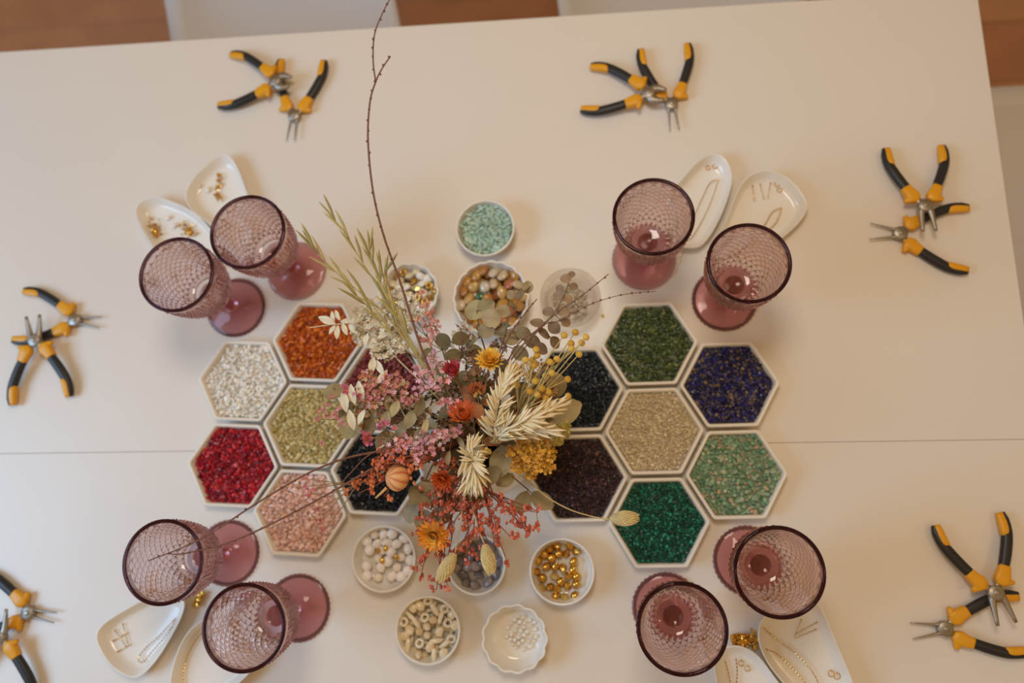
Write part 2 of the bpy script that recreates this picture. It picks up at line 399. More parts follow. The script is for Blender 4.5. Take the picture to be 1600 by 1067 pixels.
# ------------------------------------------------------------------ round bowls
def bowl_mesh(name, R, H, m, scal=0, amp=0.0, th=0.0024, foot=0.62, wave=0.0):
    mb = MB(); n = 72 if scal else 48
    mod = (lambda a, r, z: 1+amp*(abs(math.cos(scal*a/2))-.6)*min(1, (z/H)**1.2)) if scal else None
    prof = [(0, 0.0008), (R*foot*.9, 0.0008), (R*foot*.94, 0), (R*foot, 0), (R*foot*1.03, .0014)]
    for t in (0.15, .35, .55, .75, .92): prof.append((R*(foot+(1-foot)*math.sin(t*PI/2)), H*(t**1.35)*.97+.001))
    prof += [(R, H*.985), (R-th*.25, H), (R-th*.75, H), (R-th, H*.975)]
    for t in (0.92, .75, .55, .35, .18): prof.append((R*(foot+(1-foot)*math.sin(t*PI/2))-th*1.05, max(H*(t**1.35)*.97+.001, th+.0004)))
    prof += [(R*foot*.85, th+.0002), (0, th)]
    lathe(mb, prof, n, mod=mod)
    return mb.mesh(name, m, True)
def bowl(px, py, r, h, label, m=None, name='bowl', **k):
    c = P(px, py, h); c.z = TZ; R = RAD(px, py, r, h)
    o = link(name, bowl_mesh(name, R, h, m or CER, **k), None, Matrix.Translation(c)); tag(o, label, 'bowl', 'small bead bowls around the bouquet')
    return c, R
B = {}
B['aqua'] = bowl(758, 355.5, 46, .026, 'round white bowl of pale aqua chips, standing alone above the bouquet', foot=.7)
B['amber'] = bowl(767, 464, 59, .034, 'largest scalloped white bowl, full of amber pebbles, above the bouquet', scal=20, amp=.045, name='scalloped_bowl', foot=.6)
B['cream'] = bowl(638, 455, 46, .034, 'scalloped white bowl of cream and gold beads behind the pale green grass', scal=14, amp=.06, name='scalloped_bowl', foot=.6)
B['glass'] = bowl(891, 464, 48, .030, 'clear glass bowl right of the amber bowl, under eucalyptus', m=CLEAR, name='glass_bowl', foot=.7, th=.0016)
B['pearl'] = bowl(599, 873, 50, .022, 'round white bowl of large pearls below the black chip tray', foot=.75)
B['grey'] = bowl(744, 882, 46, .024, 'round white bowl of grey beads under the phalaris heads', foot=.75)
B['gold'] = bowl(878, 893, 51, .022, 'round white bowl of gold glass beads left of the emerald tray', foot=.75)
B['shell'] = bowl(668, 985, 51, .024, 'round white bowl of ivory shell beads, lowest left of the bowls', foot=.75)
B['tiny'] = bowl(804, 998, 51, .024, 'scalloped white flower shaped bowl with few tiny pearls', scal=13, amp=.07, name='scalloped_bowl', foot=.72)
c, R = B['aqua']
me = stones('stone_chips', lambda x, y: x*x+y*y < (R*.86)**2, R, .0046, .0068, [((176, 206, 192), 5), ((190, 214, 202), 4), ((164, 196, 180), 3)], 90, .0175, bed=[[(R*.80*math.cos(a*PI/16), R*.80*math.sin(a*PI/16), z) for a in range(32)] for z in (.0035, .0150)], aspect=(1.3, .6, .5))
tag(link('stone_chips', me, None, Matrix.Translation(c)), 'pale aqua slim stone chips filling the lone round bowl', 'beads', None, 'stuff')
c, R = B['glass']
me = stones('crystal_beads', lambda x, y: x*x+y*y < (R*.60)**2, R, .0052, .0045, [((226, 214, 190), 5), ((216, 200, 170), 3)], 91, .0075, zj=.0008, layers=2, mat_=GEM)
tag(link('crystal_beads', me, None, Matrix.Translation(c)), 'tiny clear crystal beads lying in the glass bowl', 'beads', None, 'stuff')

def bead_mesh(kind, r, col, m):
    mb = MB(); col = lin(col)
    if kind == 'pearl': ball(mb, (0, 0, 0), r, 14, col, .92)
    elif kind == 'pebble':
        vs = []; n = 10
        rr = [1+rnd.uniform(-.14, .14) for _ in range(n)]
        rings = [[(r*k*rr[i]*math.cos(2*PI*i/n)*1.1, r*k*rr[i]*math.sin(2*PI*i/n)*.9, z*r) for i in range(n)] for k, z in ((.3, -.42), (.8, -.3), (1, 0), (.8, .3), (.3, .42))]
        loft(mb, rings, col=col)
    elif kind == 'facet': ico(mb, (0, 0, 0), r, col, (1, 1, .85), .06)
    elif kind == 'stick':
        tube(mb, [(-r*1.5, 0, 0), (-r*1.2, 0, 0), (0, 0, .1*r), (r*1.2, 0, 0), (r*1.5, 0, 0)], [r*.3, r*.55, r*.62, r*.55, r*.3], 8, col, .7)
    elif kind == 'ring':
        n = 14; rings = []
        for i in range(n+1):
            a = 2*PI*i/n; rings.append([((r*.7+r*.32*math.cos(b))*math.cos(a), (r*.7+r*.32*math.cos(b))*math.sin(a), r*.32*math.sin(b)) for b in [2*PI*k/6 for k in range(6)]])
        loft(mb, rings, False, False, col)
    elif kind == 'drop':
        lathe(mb, [(0, -r), (r*.6, -r*.75), (r*.85, -r*.2), (r*.7, r*.4), (r*.3, r*1.0), (0, r*1.3)], 10, col)
    return mb.mesh(kind+'_bead', m)
PEARL = mat('pearl_lustre', (255, 255, 255), .16, attr=True, coat=.6)
def scatter(c, R, items, n, frac, z, dmin, label, cat, group, name, tilt=.4, region=None, layers=1, rz=0.0035, off=(0, 0), seed=5):
    g = random.Random(seed)
    for L in range(layers):
        pts = []
        tries = 0
        while len(pts) < n and tries < 6000:
            tries += 1
            a = g.uniform(0, 2*PI); q = math.sqrt(g.random())*R*(frac*(1-.0*L)); p = (off[0]+q*math.cos(a), off[1]+q*math.sin(a))
            if region and not region(*p): continue
            if all((p[0]-o_[0])**2+(p[1]-o_[1])**2 > dmin*dmin for o_ in pts): pts.append(p)
        for p in pts:
            rot = Matrix.Rotation(g.uniform(0, 2*PI), 4, 'Z') @ Matrix.Rotation(g.uniform(-tilt, tilt), 4, 'X') @ Matrix.Rotation(g.uniform(-tilt, tilt), 4, 'Y')
            o = link(name, items[g.randrange(len(items))], None, Matrix.Translation((c.x+p[0], c.y+p[1], TZ+z+L*rz)) @ rot)
            tag(o, label, cat, group)
c, R = B['amber']
AM = [bead_mesh('pebble', .0078, q, GEM) for q in ((222, 168, 86), (212, 152, 70), (230, 188, 118), (206, 128, 88), (200, 142, 76), (234, 210, 170), (218, 160, 78), (238, 222, 196))]
scatter(c, R, AM, 22, .66, .0098, .0105, 'polished amber pebble in the lower layer of the largest scalloped bowl', 'pebble', 'amber pebbles in the largest bowl', 'amber_pebble', .5)
scatter(c, R, AM, 30, .86, .0250, .0112, 'polished amber pebble on top in the largest scalloped bowl', 'pebble', 'amber pebbles in the largest bowl', 'amber_pebble', .6, seed=18)
scatter(c, R, AM, 38, .82, .0175, .0102, 'polished amber pebble in the middle layer of the largest scalloped bowl', 'pebble', 'amber pebbles in the largest bowl', 'amber_pebble', .6, seed=8)
GP = bead_mesh('pebble', .0055, (66, 122, 74), GEM)
for (x, y) in ((751, 463), (792, 507)):
    o = link('green_pebble', GP, None, Matrix.Translation(P(x, y, .026))); tag(o, 'green pebble lying among the amber ones, %s' % ('near the middle of the bowl' if x < 770 else 'at the lower right rim'), 'pebble')
c, R = B['cream']
CR = [bead_mesh('pebble', .0062, q, PEARL) for q in ((232, 220, 196), (220, 206, 176), (238, 232, 218))]+[bead_mesh('facet', .0042, (206, 160, 60), GOLD), bead_mesh('ring', .0050, (210, 160, 60), GOLD)]
scatter(c, R, CR, 34, .82, .0215, .0080, 'cream or gold bead in the scalloped bowl behind the green grass', 'bead', 'cream and gold beads', 'mixed_bead', .6, seed=16)
scatter(c, R, CR, 34, .78, .0140, .0080, 'cream or gold bead in the scalloped bowl behind the green grass', 'bead', 'cream and gold beads', 'mixed_bead', .6, seed=6)
c, R = B['pearl']
PE = [bead_mesh('pearl', .0066, (248, 242, 238), PEARL), bead_mesh('pearl', .0054, (242, 230, 214), PEARL), bead_mesh('pebble', .0070, (244, 234, 222), PEARL)]
scatter(c, R, PE, 34, .80, .0098, .0098, 'lustrous white pearl in the bowl below the black chips', 'pearl', 'pearls in the round bowl', 'pearl', .5, region=lambda x, y: x > -R*.62 and y > -R*.7, seed=12)
GB = [bead_mesh('drop', .0036, (214, 170, 80), GOLD)]
scatter(c, R, GB, 4, .4, .0150, .008, 'small gold drop lying on the pearls', 'bead', 'gold drops on the pearls', 'gold_drop', 1.2, seed=3)
c, R = B['grey']
GR = [bead_mesh('pebble', .0068, q, PEARL) for q in ((128, 116, 118), (108, 98, 102), (150, 138, 138))]
scatter(c, R, GR, 26, .78, .0090, .0098, 'smooth grey stone bead in the bowl under the phalaris heads', 'bead', 'grey stone beads', 'grey_bead', .7, seed=4)
c, R = B['gold']
AU = [bead_mesh('facet', .0056, (208, 156, 48), GOLD), bead_mesh('pearl', .0054, (190, 136, 40), GOLD), bead_mesh('drop', .0058, (214, 168, 70), GOLD), bead_mesh('pebble', .0060, (216, 180, 96), GEM)]
scatter(c, R, AU, 40, .84, .0080, .0082, 'gold glass bead in the bowl beside the emerald tray', 'bead', 'gold glass beads', 'gold_bead', .9, region=lambda x, y: x < R*.45 and not (abs(x+R*.05) < .010 and abs(y-R*.36) < .0045), seed=9)
c, R = B['shell']
IV = [bead_mesh('stick', .0054, (236, 222, 192), PEARL), bead_mesh('pebble', .0064, (230, 212, 176), PEARL), bead_mesh('ring', .0058, (238, 226, 200), PEARL), bead_mesh('drop', .0060, (224, 206, 170), PEARL)]
scatter(c, R, IV, 30, .80, .0072, .0092, 'ivory shell bead at the bottom of the lowest left bowl', 'bead', 'ivory shell beads', 'shell_bead', .4, seed=21)
scatter(c, R, IV, 34, .84, .0150, .0094, 'ivory shell bead on top in the lowest left bowl', 'bead', 'ivory shell beads', 'shell_bead', .5, seed=22)
c, R = B['tiny']
TP = [bead_mesh('pearl', .0026, (240, 230, 214), PEARL), bead_mesh('pearl', .0021, (234, 220, 196), PEARL)]
scatter(c, R, TP, 44, .50, .0050, .0050, 'tiny pearl loose in the flower shaped bowl', 'pearl', 'tiny pearls', 'tiny_pearl', .3, off=(R*.18, R*.12), seed=31)

# ------------------------------------------------------------------ pick shaped trays and their chains
def outline(pts, h, k=5):
    q = [P(x, y, h) for x, y in pts]; n = len(q); out = []
    for i in range(n):
        a, b, c, d = q[i-1], q[i], q[(i+1) % n], q[(i+2) % n]
        for j in range(k):
            t = j/k; out.append(0.5*((2*b)+(c-a)*t+(2*a-5*b+4*c-d)*t*t+(3*b-a-3*c+d)*t**3))
    A = sum(out[i].x*out[(i+1) % len(out)].y-out[(i+1) % len(out)].x*out[i].y for i in range(len(out)))
    return out if A > 0 else out[::-1]
def inset(ring, d, z):
    c = sum(ring, Vector())/len(ring); rm = sum((p-c).length for p in ring)/len(ring); k = 1-d*1.15/rm
    return [Vector((c.x+(p.x-c.x)*k, c.y+(p.y-c.y)*k, TZ+z)) for p in ring]
def pick_tray(pts, label, H=.015):
    r = outline(pts, H); mb = MB()
    loft(mb, [inset(r, .010, 0), inset(r, .0085, .0003), inset(r, .004, H*.45), inset(r, .0002, H*.97), inset(r, .0003, H), inset(r, .0016, H), inset(r, .0022, H*.93), inset(r, .006, H*.45), inset(r, .0095, .0032), inset(r, .012, .0026)])
    o = recentre(link('jewellery_dish', mb.mesh('jewellery_dish', CER))); tag(o, label, 'dish', 'white pick shaped dishes behind the goblets')
pick_tray([(222, 312), (211, 325), (215, 345), (230, 372), (250, 400), (300, 430), (345, 405), (335, 365), (300, 330), (265, 313), (240, 307)], 'white pick shaped dish of chain pieces behind the far left goblet')
pick_tray([(345, 241), (320, 258), (297, 283), (289, 305), (297, 327), (325, 350), (360, 378), (392, 370), (398, 335), (386, 300), (374, 268), (362, 247)], 'white pick shaped dish, topmost on the left side of the table')
pick_tray([(1112, 239), (1090, 252), (1060, 285), (1025, 325), (1012, 355), (1040, 380), (1083, 388), (1105, 375), (1128, 335), (1143, 290), (1142, 262), (1130, 244)], 'white pick shaped dish with a looped gold chain, left of the two upper right dishes')
pick_tray([(1195, 265), (1170, 274), (1152, 298), (1135, 340), (1118, 385), (1130, 415), (1165, 418), (1200, 390), (1245, 352), (1262, 325), (1255, 303), (1235, 280), (1212, 267)], 'white pick shaped dish with a short chain, rightmost of the upper dishes')
pick_tray([(285, 935), (255, 925), (221, 938), (180, 961), (157, 978), (149, 995), (156, 1018), (175, 1043), (202, 1059), (223, 1054), (248, 1027), (274, 984), (288, 952)], 'white pick shaped dish at lower left with a looped chain and head pins')
pick_tray([(330, 962), (300, 980), (280, 1010), (266, 1055), (268, 1088), (300, 1104), (345, 1088), (390, 1052), (410, 1010), (395, 972), (360, 958)], 'white pick shaped dish under the lowest left goblet, cut by the frame')
pick_tray([(1120, 1015), (1153, 1008), (1182, 1022), (1205, 1050), (1235, 1095), (1240, 1130), (1210, 1150), (1165, 1150), (1135, 1120), (1120, 1070), (1114, 1035)], 'white pick shaped dish at the bottom edge beside the lowest right goblet')
pick_tray([(1184, 985), (1191, 966), (1215, 945), (1245, 935), (1272, 937), (1288, 957), (1310, 1010), (1335, 1070), (1340, 1105), (1312, 1130), (1272, 1115), (1235, 1080), (1203, 1042), (1187, 1010)], 'large white pick shaped dish with two long gold chains, bottom right', .019)

def chain(pts, label, h=.0062, closed=False, name='gold_chain', step=.0019, r=.00105):
    p = catmull([P(x, y, h) for x, y in (pts+[pts[0]] if closed else pts)], 10); mb = MB(); col = lin((204, 158, 70))
    L = 0; last = p[0]; k = 0; q = [p[0]]
    for a in p[1:]:
        while (a-last).length >= step:
            last = last+(a-last).normalized()*step; q.append(last)
    for i in range(len(q)-1):
        t = (q[i+1]-q[i]).normalized(); c = q[i]; s = t.cross(Vector((0, 0, 1)))*(.9 if i % 2 else .45)*r*1.3
        u = Vector((0, 0, 1))*r*(.5 if i % 2 else 1.0)
        a, b = c-t*step*.62, c+t*step*.62
        mb.add([a, b, c+s, c-s, c+u, c-u], [(0, 2, 4), (2, 1, 4), (1, 3, 4), (3, 0, 4), (2, 0, 5), (1, 2, 5), (3, 1, 5), (0, 3, 5)], col, False)
    o = recentre(link(name, mb.mesh(name, GOLD))); tag(o, label, 'chain', 'fine gold chains in the dishes'); return o
def pin(x0, y0, x1, y1, label, h=.0048, name='head_pin'):
    mb = MB(); a, b = P(x0, y0, h), P(x1, y1, h); tube(mb, [a, b], .00045, 5); ball(mb, a, .0011, 8)
    tag(recentre(link(name, mb.mesh(name, GOLD))), label, 'pin', 'gold head pins in the dishes')
def jump_ring(x, y, r, label, h=.0048):
    mb = MB(); c = P(x, y, h); n = 14
    rings = [[c+Vector(((r+.0005*math.cos(b))*math.cos(a), (r+.0005*math.cos(b))*math.sin(a), .0005*math.sin(b))) for b in [2*PI*k/5 for k in range(5)]] for a in [2*PI*i/n for i in range(n+1)]]
    loft(mb, rings, False, False); tag(recentre(link('jump_ring', mb.mesh('jump_ring', GOLD))), label, 'ring', 'gold rings and clasps in the dishes')
chain([(1123, 280), (1112, 312), (1097, 345), (1080, 372), (1074, 368), (1084, 340), (1098, 308), (1110, 285)], 'gold chain laid as a long closed loop in the upper right dish', closed=True)
chain([(1222, 325), (1208, 330), (1197, 348), (1190, 360), (1202, 358), (1214, 345)], 'short gold chain loop in the rightmost upper dish', closed=True)
chain([(275, 965), (250, 992), (225, 1015), (216, 1030), (224, 1034), (240, 1015), (262, 990)], 'gold chain looped in the lower left dish with the head pins', closed=True)
chain([(318, 985), (300, 1010), (288, 1040), (285, 1075)], 'gold chain along the side of the dish under the lowest left goblet')
chain([(1192, 980), (1215, 1000), (1245, 1022), (1270, 1050), (1285, 1080)], 'gold chain running along the upper side of the large lower right dish', h=.0055)
chain([(1196, 1014), (1215, 1022), (1235, 1040), (1255, 1062), (1268, 1082)], 'gold chain lying inside the large lower right dish, nearer its left wall', h=.0055)
chain([(1133, 1032), (1138, 1050), (1143, 1075)], 'gold chain at the left side of the bottom edge dish')
chain([(1150, 1028), (1152, 1050), (1150, 1080)], 'gold chain in the middle of the bottom edge dish')
chain([(1076, 382), (1066, 395), (1063, 410), (1062, 414)], 'end of gold chain hanging off the dish onto the table', h=.004)
def link_heap(x0, y0, x1, y1, w, n, label, size=.0015, h0=.0045):
    mb = MB()
    for k in range(n):
        t = rnd.random(); c = P(x0+(x1-x0)*t+rnd.gauss(0, w), y0+(y1-y0)*t+rnd.gauss(0, w), h0+.003*rnd.random()); ico(mb, c, size, lin((206, 160, 70)), (1.2, .8, .7), .3)
    tag(recentre(link('gold_link_heap', mb.mesh('gold_link_heap', GOLD))), label, 'chain', None, 'stuff')
link_heap(343, 270, 340, 312, 3, 60, 'little gold chain heap in the topmost left dish')
link_heap(238, 350, 246, 366, 4, 60, 'little gold chain heap at the left wall of the dish behind the far left goblet')
link_heap(285, 352, 300, 366, 4, 60, 'little gold chain heap near the goblet in the far left dish')
WP = [bead_mesh('pebble', .0042, (236, 230, 218), PEARL)]
for k, (x, y, l) in enumerate(((262, 340, 'upper'), (272, 352, 'lower'), (324, 296, 'left'))):
    tag(link('white_charm', WP[0], None, Matrix.Translation(P(x, y, .0055)) @ Matrix.Rotation(k, 4, 'Z')), 'small white charm in the far left dish, %s one' % l if k < 2 else 'small white charm in the topmost left dish', 'charm')
for (a, b, c_, d, s) in ((1176, 290, 1179, 315, 'leftmost of the three'), (1188, 288, 1194, 312, 'middle of the three'), (1204, 286, 1200, 310, 'rightmost of the three')):
    pin(a, b, c_, d, 'thin gold head pin in the rightmost upper dish, %s' % s)
for (a, b, c_, d, s) in ((180, 985, 197, 1010, 'steepest'), (192, 975, 200, 1005, 'nearest the goblet'), (176, 1002, 200, 988, 'crossing the others'), (184, 1018, 205, 1006, 'lowest')):
    pin(a, b, c_, d, 'thin gold head pin in the lower left dish, %s' % s)
for (a, b, c_, d, s) in ((1252, 968, 1242, 994, 'upright one'), (1276, 972, 1244, 990, 'slanting one'), (1275, 983, 1242, 997, 'lowest one')):
    pin(a, b, c_, d, 'thin gold head pin in the large lower right dish, %s' % s, h=.0052)
for x, y, s in ((1106, 262, 'left'), (1117, 260, 'right')): jump_ring(x, y, .0028, 'gold clasp ring at the top of the upper right dish, %s one' % s)
for x, y, s in ((1299, 1052, 'left'), (1308, 1056, 'right')): jump_ring(x, y, .0032, 'gold ring near the right wall of the large lower right dish, %s one' % s)
for x, y, s in ((1158, 1036, 'upper'), (1168, 1044, 'lower')): jump_ring(x, y, .0030, 'gold ring in the bottom edge dish, %s one' % s)
for x, y, s in ((1214, 288, 'upper'), (1218, 297, 'lower')): jump_ring(x, y, .0028, 'gold ring beside the head pins of the rightmost upper dish, %s one' % s)
for x, y, s in ((312, 290, 'lying in the left of it'), (325, 270, 'near its far wall')): jump_ring(x, y, .0030, 'gold ring in the topmost left dish, %s' % s)
# heap of gold links between the two lower right dishes
mb = MB()
for k in range(170):
    t = rnd.random(); x = 1143+t*42; y = 1000+abs(rnd.gauss(0, 5))*(1 if rnd.random() < .6 else -1)+(10 if t > .8 else 0)*rnd.uniform(-1, 1)
    c = P(x, y, .0022+.010*rnd.random()*math.sin(PI*min(max(t, .1), .9))); ico(mb, c, .0019, lin((206, 160, 70)), (1, 1, .7), .3)
tag(recentre(link('gold_link_heap', mb.mesh('gold_link_heap', GOLD))), 'heap of tangled gold links between the two lower right dishes', 'chain', None, 'stuff')
mb = MB()
for k in range(60):
    t = rnd.random(); c = P(303+t*14+rnd.gauss(0, 2), 945-t*18+rnd.gauss(0, 4), .002+.005*rnd.random()); ico(mb, c, .0017, lin((206, 160, 70)), (1, 1, .7), .3)
tag(recentre(link('gold_link_heap', mb.mesh('gold_link_heap', GOLD))), 'small heap of gold links between the two lower left dishes', 'chain', None, 'stuff')

# ------------------------------------------------------------------ pliers
def half_path(pts): return [Vector((x/1000, y/1000, 0)) for x, y in pts]
def flat_tube(mb, pts, ws, hs, n=12, k=5, pw=.75, zc=0.0, tilt=0):
    p = catmull(pts, k); L = len(p); rings = []
    for i, c in enumerate(p):
        t = (p[min(i+1, L-1)]-p[max(i-1, 0)]).normalized(); nn = Vector((-t.y, t.x, 0)); q = i/(L-1)
        w_, h_ = lerpl(ws, q)/2000, lerpl(hs, q)/2000
        ring = []
        for j in range(n):
            a = 2*PI*j/n; ca, sa = math.cos(a), math.sin(a)
            ring.append(c+nn*(w_*math.copysign(abs(ca)**pw, ca))+Vector((0, 0, zc+h_*math.copysign(abs(sa)**pw, sa))))
        rings.append(ring)
    return loft(mb, rings)
def plier_meshes():
    out = {}
    for s in (1, -1):
        f = lambda pts: [Vector((x/1000, s*y/1000, 0)) for x, y in pts]
        mb = MB(); flat_tube(mb, f([(-18, 14), (-28, 20.5), (-42, 28), (-57, 34.5), (-70, 37), (-80, 37.5)]), [9, 11, 11.5, 11.5, 11, 10, 6], [8, 9.5, 10, 10, 9, 8, 5]); out['grip', s] = mb.mesh('grip', BLACK)
        mb = MB(); flat_tube(mb, f([(-55, 31.2), (-64, 33.6), (-80, 34.6)]), [6, 8.5, 9, 9, 7], [8, 10.6, 10.2, 9.4, 6.5], n=10, pw=.5); out['inlay', s] = mb.mesh('grip_inlay', YELL)
        mb = MB(); flat_tube(mb, f([(-7, 7), (-12, 11.5), (-18, 15.5), (-25, 19.5)]), [7, 14, 16, 14.5, 13, 11.5], [7, 10, 11, 11, 10.5, 9.8], pw=.45, n=14)
        flat_tube(mb, f([(-9, 13), (-8, 18), (-6, 22.5)]), [9, 7.5, 4], [9.5, 8, 5], n=10, k=3, pw=.5); out['collar', s] = mb.mesh('grip_collar', YELL)
        mb = MB(); flat_tube(mb, f([(2, -1), (-4, 4), (-12, 11)]), [9, 8, 7], [4.4, 4, 4], n=8, k=3, zc=-.0012*s); out['arm', s] = mb.mesh('arm', STEEL)
        # jaws: s = side the jaw lies on
        mb = MB(); flat_tube(mb, f([(0, 1), (6, 3.2), (12, 2.6), (36, .9)]), [9, 8.5, 4.6, 3.2, 2.5, 1.4], [7, 7.5, 4.8, 3.4, 2.6, 1.5], n=10, k=4, pw=.9); out['needle', s] = mb.mesh('jaw', STEEL)
        mb = MB(); flat_tube(mb, f([(0, 1), (7, 3.6), (14, 3.6), (34, 1.6)]), [9, 9, 8, 6.8, 5.4, 3.6], [8, 8, 7, 6, 4, 2.6], n=8, k=4, pw=.6); out['flat', s] = mb.mesh('jaw', STEEL)
        mb = MB(); flat_tube(mb, f([(0, 1), (6, 5), (13, 5.4), (23, 1.4)]), [9, 11.5, 11, 8, 4], [8, 8.5, 8, 6, 3.4], n=8, k=4, pw=.65); out['cutter', s] = mb.mesh('jaw', STEEL)
    mb = MB(); lathe(mb, [(0, -.0044), (.0074, -.0044), (.0082, -.0036), (.0082, .0036), (.0074, .0044), (0, .0044)], 20)
    lathe(mb, [(0, .0040), (.0034, .0040), (.0032, .0050), (.0018, .0055), (0, .0055)], 14); out['pivot'] = mb.mesh('pivot', STEEL)
    return out
PM = plier_meshes()
TH0 = math.atan2(37.5, 80)
def plier(piv, e1, e2, jaw, label, upper=False, jo=8):
    hp = .0165 if upper else .0062
    p = P(*piv, hp); a, b = P(*e1, .006), P(*e2, .006)
    da, db = (a-p), (b-p); da.z = db.z = 0; da.normalize(); db.normalize()
    ax = -(da+db).normalized(); half = math.acos(max(-1, min(1, da.dot(db))))/2
    ang = math.atan2(ax.y, ax.x)
    pitch = -math.atan2(.0100, .078) if upper else 0
    M = Matrix.Translation(p) @ Matrix.Rotation(ang, 4, 'Z') @ Matrix.Rotation(pitch, 4, 'Y')
    t = thing('pliers', label, 'pliers', M=M, group='black and yellow jewellery pliers in crossed pairs')
    dl = half-TH0
    for s in (1, -1):
        R_ = M @ Matrix.Rotation(-s*dl, 4, 'Z')
        g = link('grip', PM['grip', s], t, R_); link('grip_inlay', PM['inlay', s], g, R_)
        link('grip_collar', PM['collar', s], g, R_); link('arm', PM['arm', s], t, R_)
        link('jaw', PM[jaw, s], t, M @ Matrix.Rotation(s*math.radians(jo), 4, 'Z'))
    link('pivot', PM['pivot'], t, M)
plier((460, 181), (505, 101), (440, 101), 'needle', 'needle nose pliers lying under the cutters, top left pair')
plier((431, 127), (361, 84), (338, 168), 'cutter', 'side cutters lying on top of the needle nose pliers, top left pair', True, 14)
plier((1049, 163), (999, 78), (1076, 68), 'needle', 'needle nose pliers lying under the cutters, top middle pair')
plier((1013, 146), (926, 104), (911, 172), 'cutter', 'side cutters with handles to the left, top middle pair', True, 14)
plier((1406, 365), (1511, 324), (1513, 426), 'needle', 'needle nose pliers pointing left, upper right pair', jo=15)
plier((1445, 322), (1384, 236), (1472, 230), 'flat', 'flat nose pliers on top with jaws downward, upper right pair', True, 10)
plier((1476, 982), (1588, 930), (1604, 1018), 'needle', 'needle nose pliers pointing left, lower right pair', jo=12)
plier((1555, 926), (1460, 822), (1564, 800), 'flat', 'flat nose pliers on top with jaws downward, lower right pair', True, 14)
plier((118, 500), (40, 454), (22, 532), 'needle', 'needle nose pliers pointing right, left edge pair', jo=10)
plier((55, 532), (20, 630), (108, 615), 'flat', 'flat nose pliers with jaws upward and handles down, left edge pair', True, 13)
plier((45, 957), (-34, 893), (-50, 985), 'needle', 'needle nose pliers pointing right, cut by the bottom left frame edge', jo=8)
plier((0, 996), (50, 1085), (-50, 1087), 'flat', 'pliers with handles down, in the bottom left corner', True, 10)

# ------------------------------------------------------------------ goblets
def goblet_meshes():
    prof = [(.066, .0135), (.070, .019), (.076, .0255), (.085, .0315), (.098, .0362), (.115, .0392), (.135, .0412), (.152, .0428)]
    def ro(z):
        for (z0, r0), (z1, r1) in zip(prof, prof[1:]):
            if z <= z1: t = (z-z0)/(z1-z0); return r0+(r1-r0)*t
        return prof[-1][1]
    M_, K = 23, 8; n = 2*M_
    mb = MB(); vs = []; fs = []; sm = []
    zs = [.070+(.1425-.070)*((j/(2*K))**.92) for j in range(2*K+1)]
    def ring(z, r): return [(r*math.cos(PI*i/M_), r*math.sin(PI*i/M_), z) for i in range(n)]
    rings = []
    for j, z in enumerate(zs):
        r = ro(z); amp = .0021*min(1, r/.03)
        rr = []
        for i in range(n):
            q = r+(amp if (i+j) % 2 else -amp*.55)*(0.0 if j in (0, 2*K) else 1)
            rr.append((q*math.cos(PI*i/M_), q*math.sin(PI*i/M_), z))
        rings.append(rr)
    vs = [p for r in rings for p in r]
    for j in range(len(rings)-1):
        for i in range(n):
            a, b, c, d = j*n+i, j*n+(i+1) % n, (j+1)*n+(i+1) % n, (j+1)*n+i
            if (i+j) % 2 == 0: fs += [(a, b, c), (a, c, d)]
            else: fs += [(a, b, d), (b, c, d)]
    sm = [False]*len(fs)
    up = [ring(z, r) for z, r in ((.1435, .0418), (.148, .0424), (.1504, .0422), (.1510, .0414), (.1504, .0406), (.148, .0400))]
    inn = [ring(z, ro(z)-.0036) for z in (.142, .130, .115, .100, .090, .083)]+[ring(.0785, .0195), ring(.0768, .0150), ring(.0762, .0100), ring(.0760, .0001)]
    low = [ring(.0690, .016), ring(.0665, .0125), ring(.0655, .0001)]; capA = True
    k0 = len(vs); chain_ = up+inn
    vs += [p for r in chain_ for p in r]
    last = (len(rings)-1)*n
    idx = [last]+[k0+q*n for q in range(len(chain_))]
    for q in range(len(idx)-1):
        for i in range(n): fs.append((idx[q]+i, idx[q]+(i+1) % n, idx[q+1]+(i+1) % n, idx[q+1]+i))
    k1 = len(vs); vs += [p for r in low for p in r]; idx = [0]+[k1+q*n for q in range(len(low))]
    for q in range(len(idx)-1):
        for i in range(n): fs.append((idx[q+1]+i, idx[q+1]+(i+1) % n, idx[q]+(i+1) % n, idx[q]+i))
    fs.append(tuple(k0+(len(chain_)-1)*n+i for i in range(n))); fs.append(tuple(k1+(len(low)-1)*n+i for i in range(n))[::-1])
    mb.add(vs, fs); mb.sm = sm+[True]*(len(fs)-len(sm))
    bowl_ = mb.mesh('bowl', GOB, True); bowl_.materials.append(GOBX)
    for p in bowl_.polygons:
        if not p.use_smooth and len(p.vertices) == 3: p.material_index = 1
    mb = MB(); lathe(mb, [(0, .0130), (.0078, .0130), (.0068, .020), (.0058, .032), (.0062, .044), (.0085, .052), (.0105, .057), (.0100, .061), (.0115, .0645), (.0100, .0654), (0, .0654)], 24); stem = mb.mesh('stem', GOBF, True)
    mb = MB(); mod = lambda a, r, z: 1+(.016*math.cos(40*a) if r > .032 else 0)
    lathe(mb, [(0, .0012), (.030, .0012), (.034, 0), (.0375, 0), (.0390, .0012), (.0390, .0026), (.0375, .0038), (.033, .0046), (.024, .0062), (.015, .0085), (.010, .0115), (.0080, .0129), (0, .0129)], 80, mod=mod); foot = mb.mesh('foot', GOBF, True)
    mb = MB(); lathe(mb, [(.0412+.0020*math.cos(a), .1525+.0016*math.sin(a)) for a in [2*PI*k/12 for k in range(13)]], 64)
    mb.f = mb.f[:-2]; mb.sm = mb.sm[:-2]; rim = mb.mesh('rim', RIMG, True)  # ring added on the lip, its colour carries the dark refraction outline
    return bowl_, stem, foot, rim
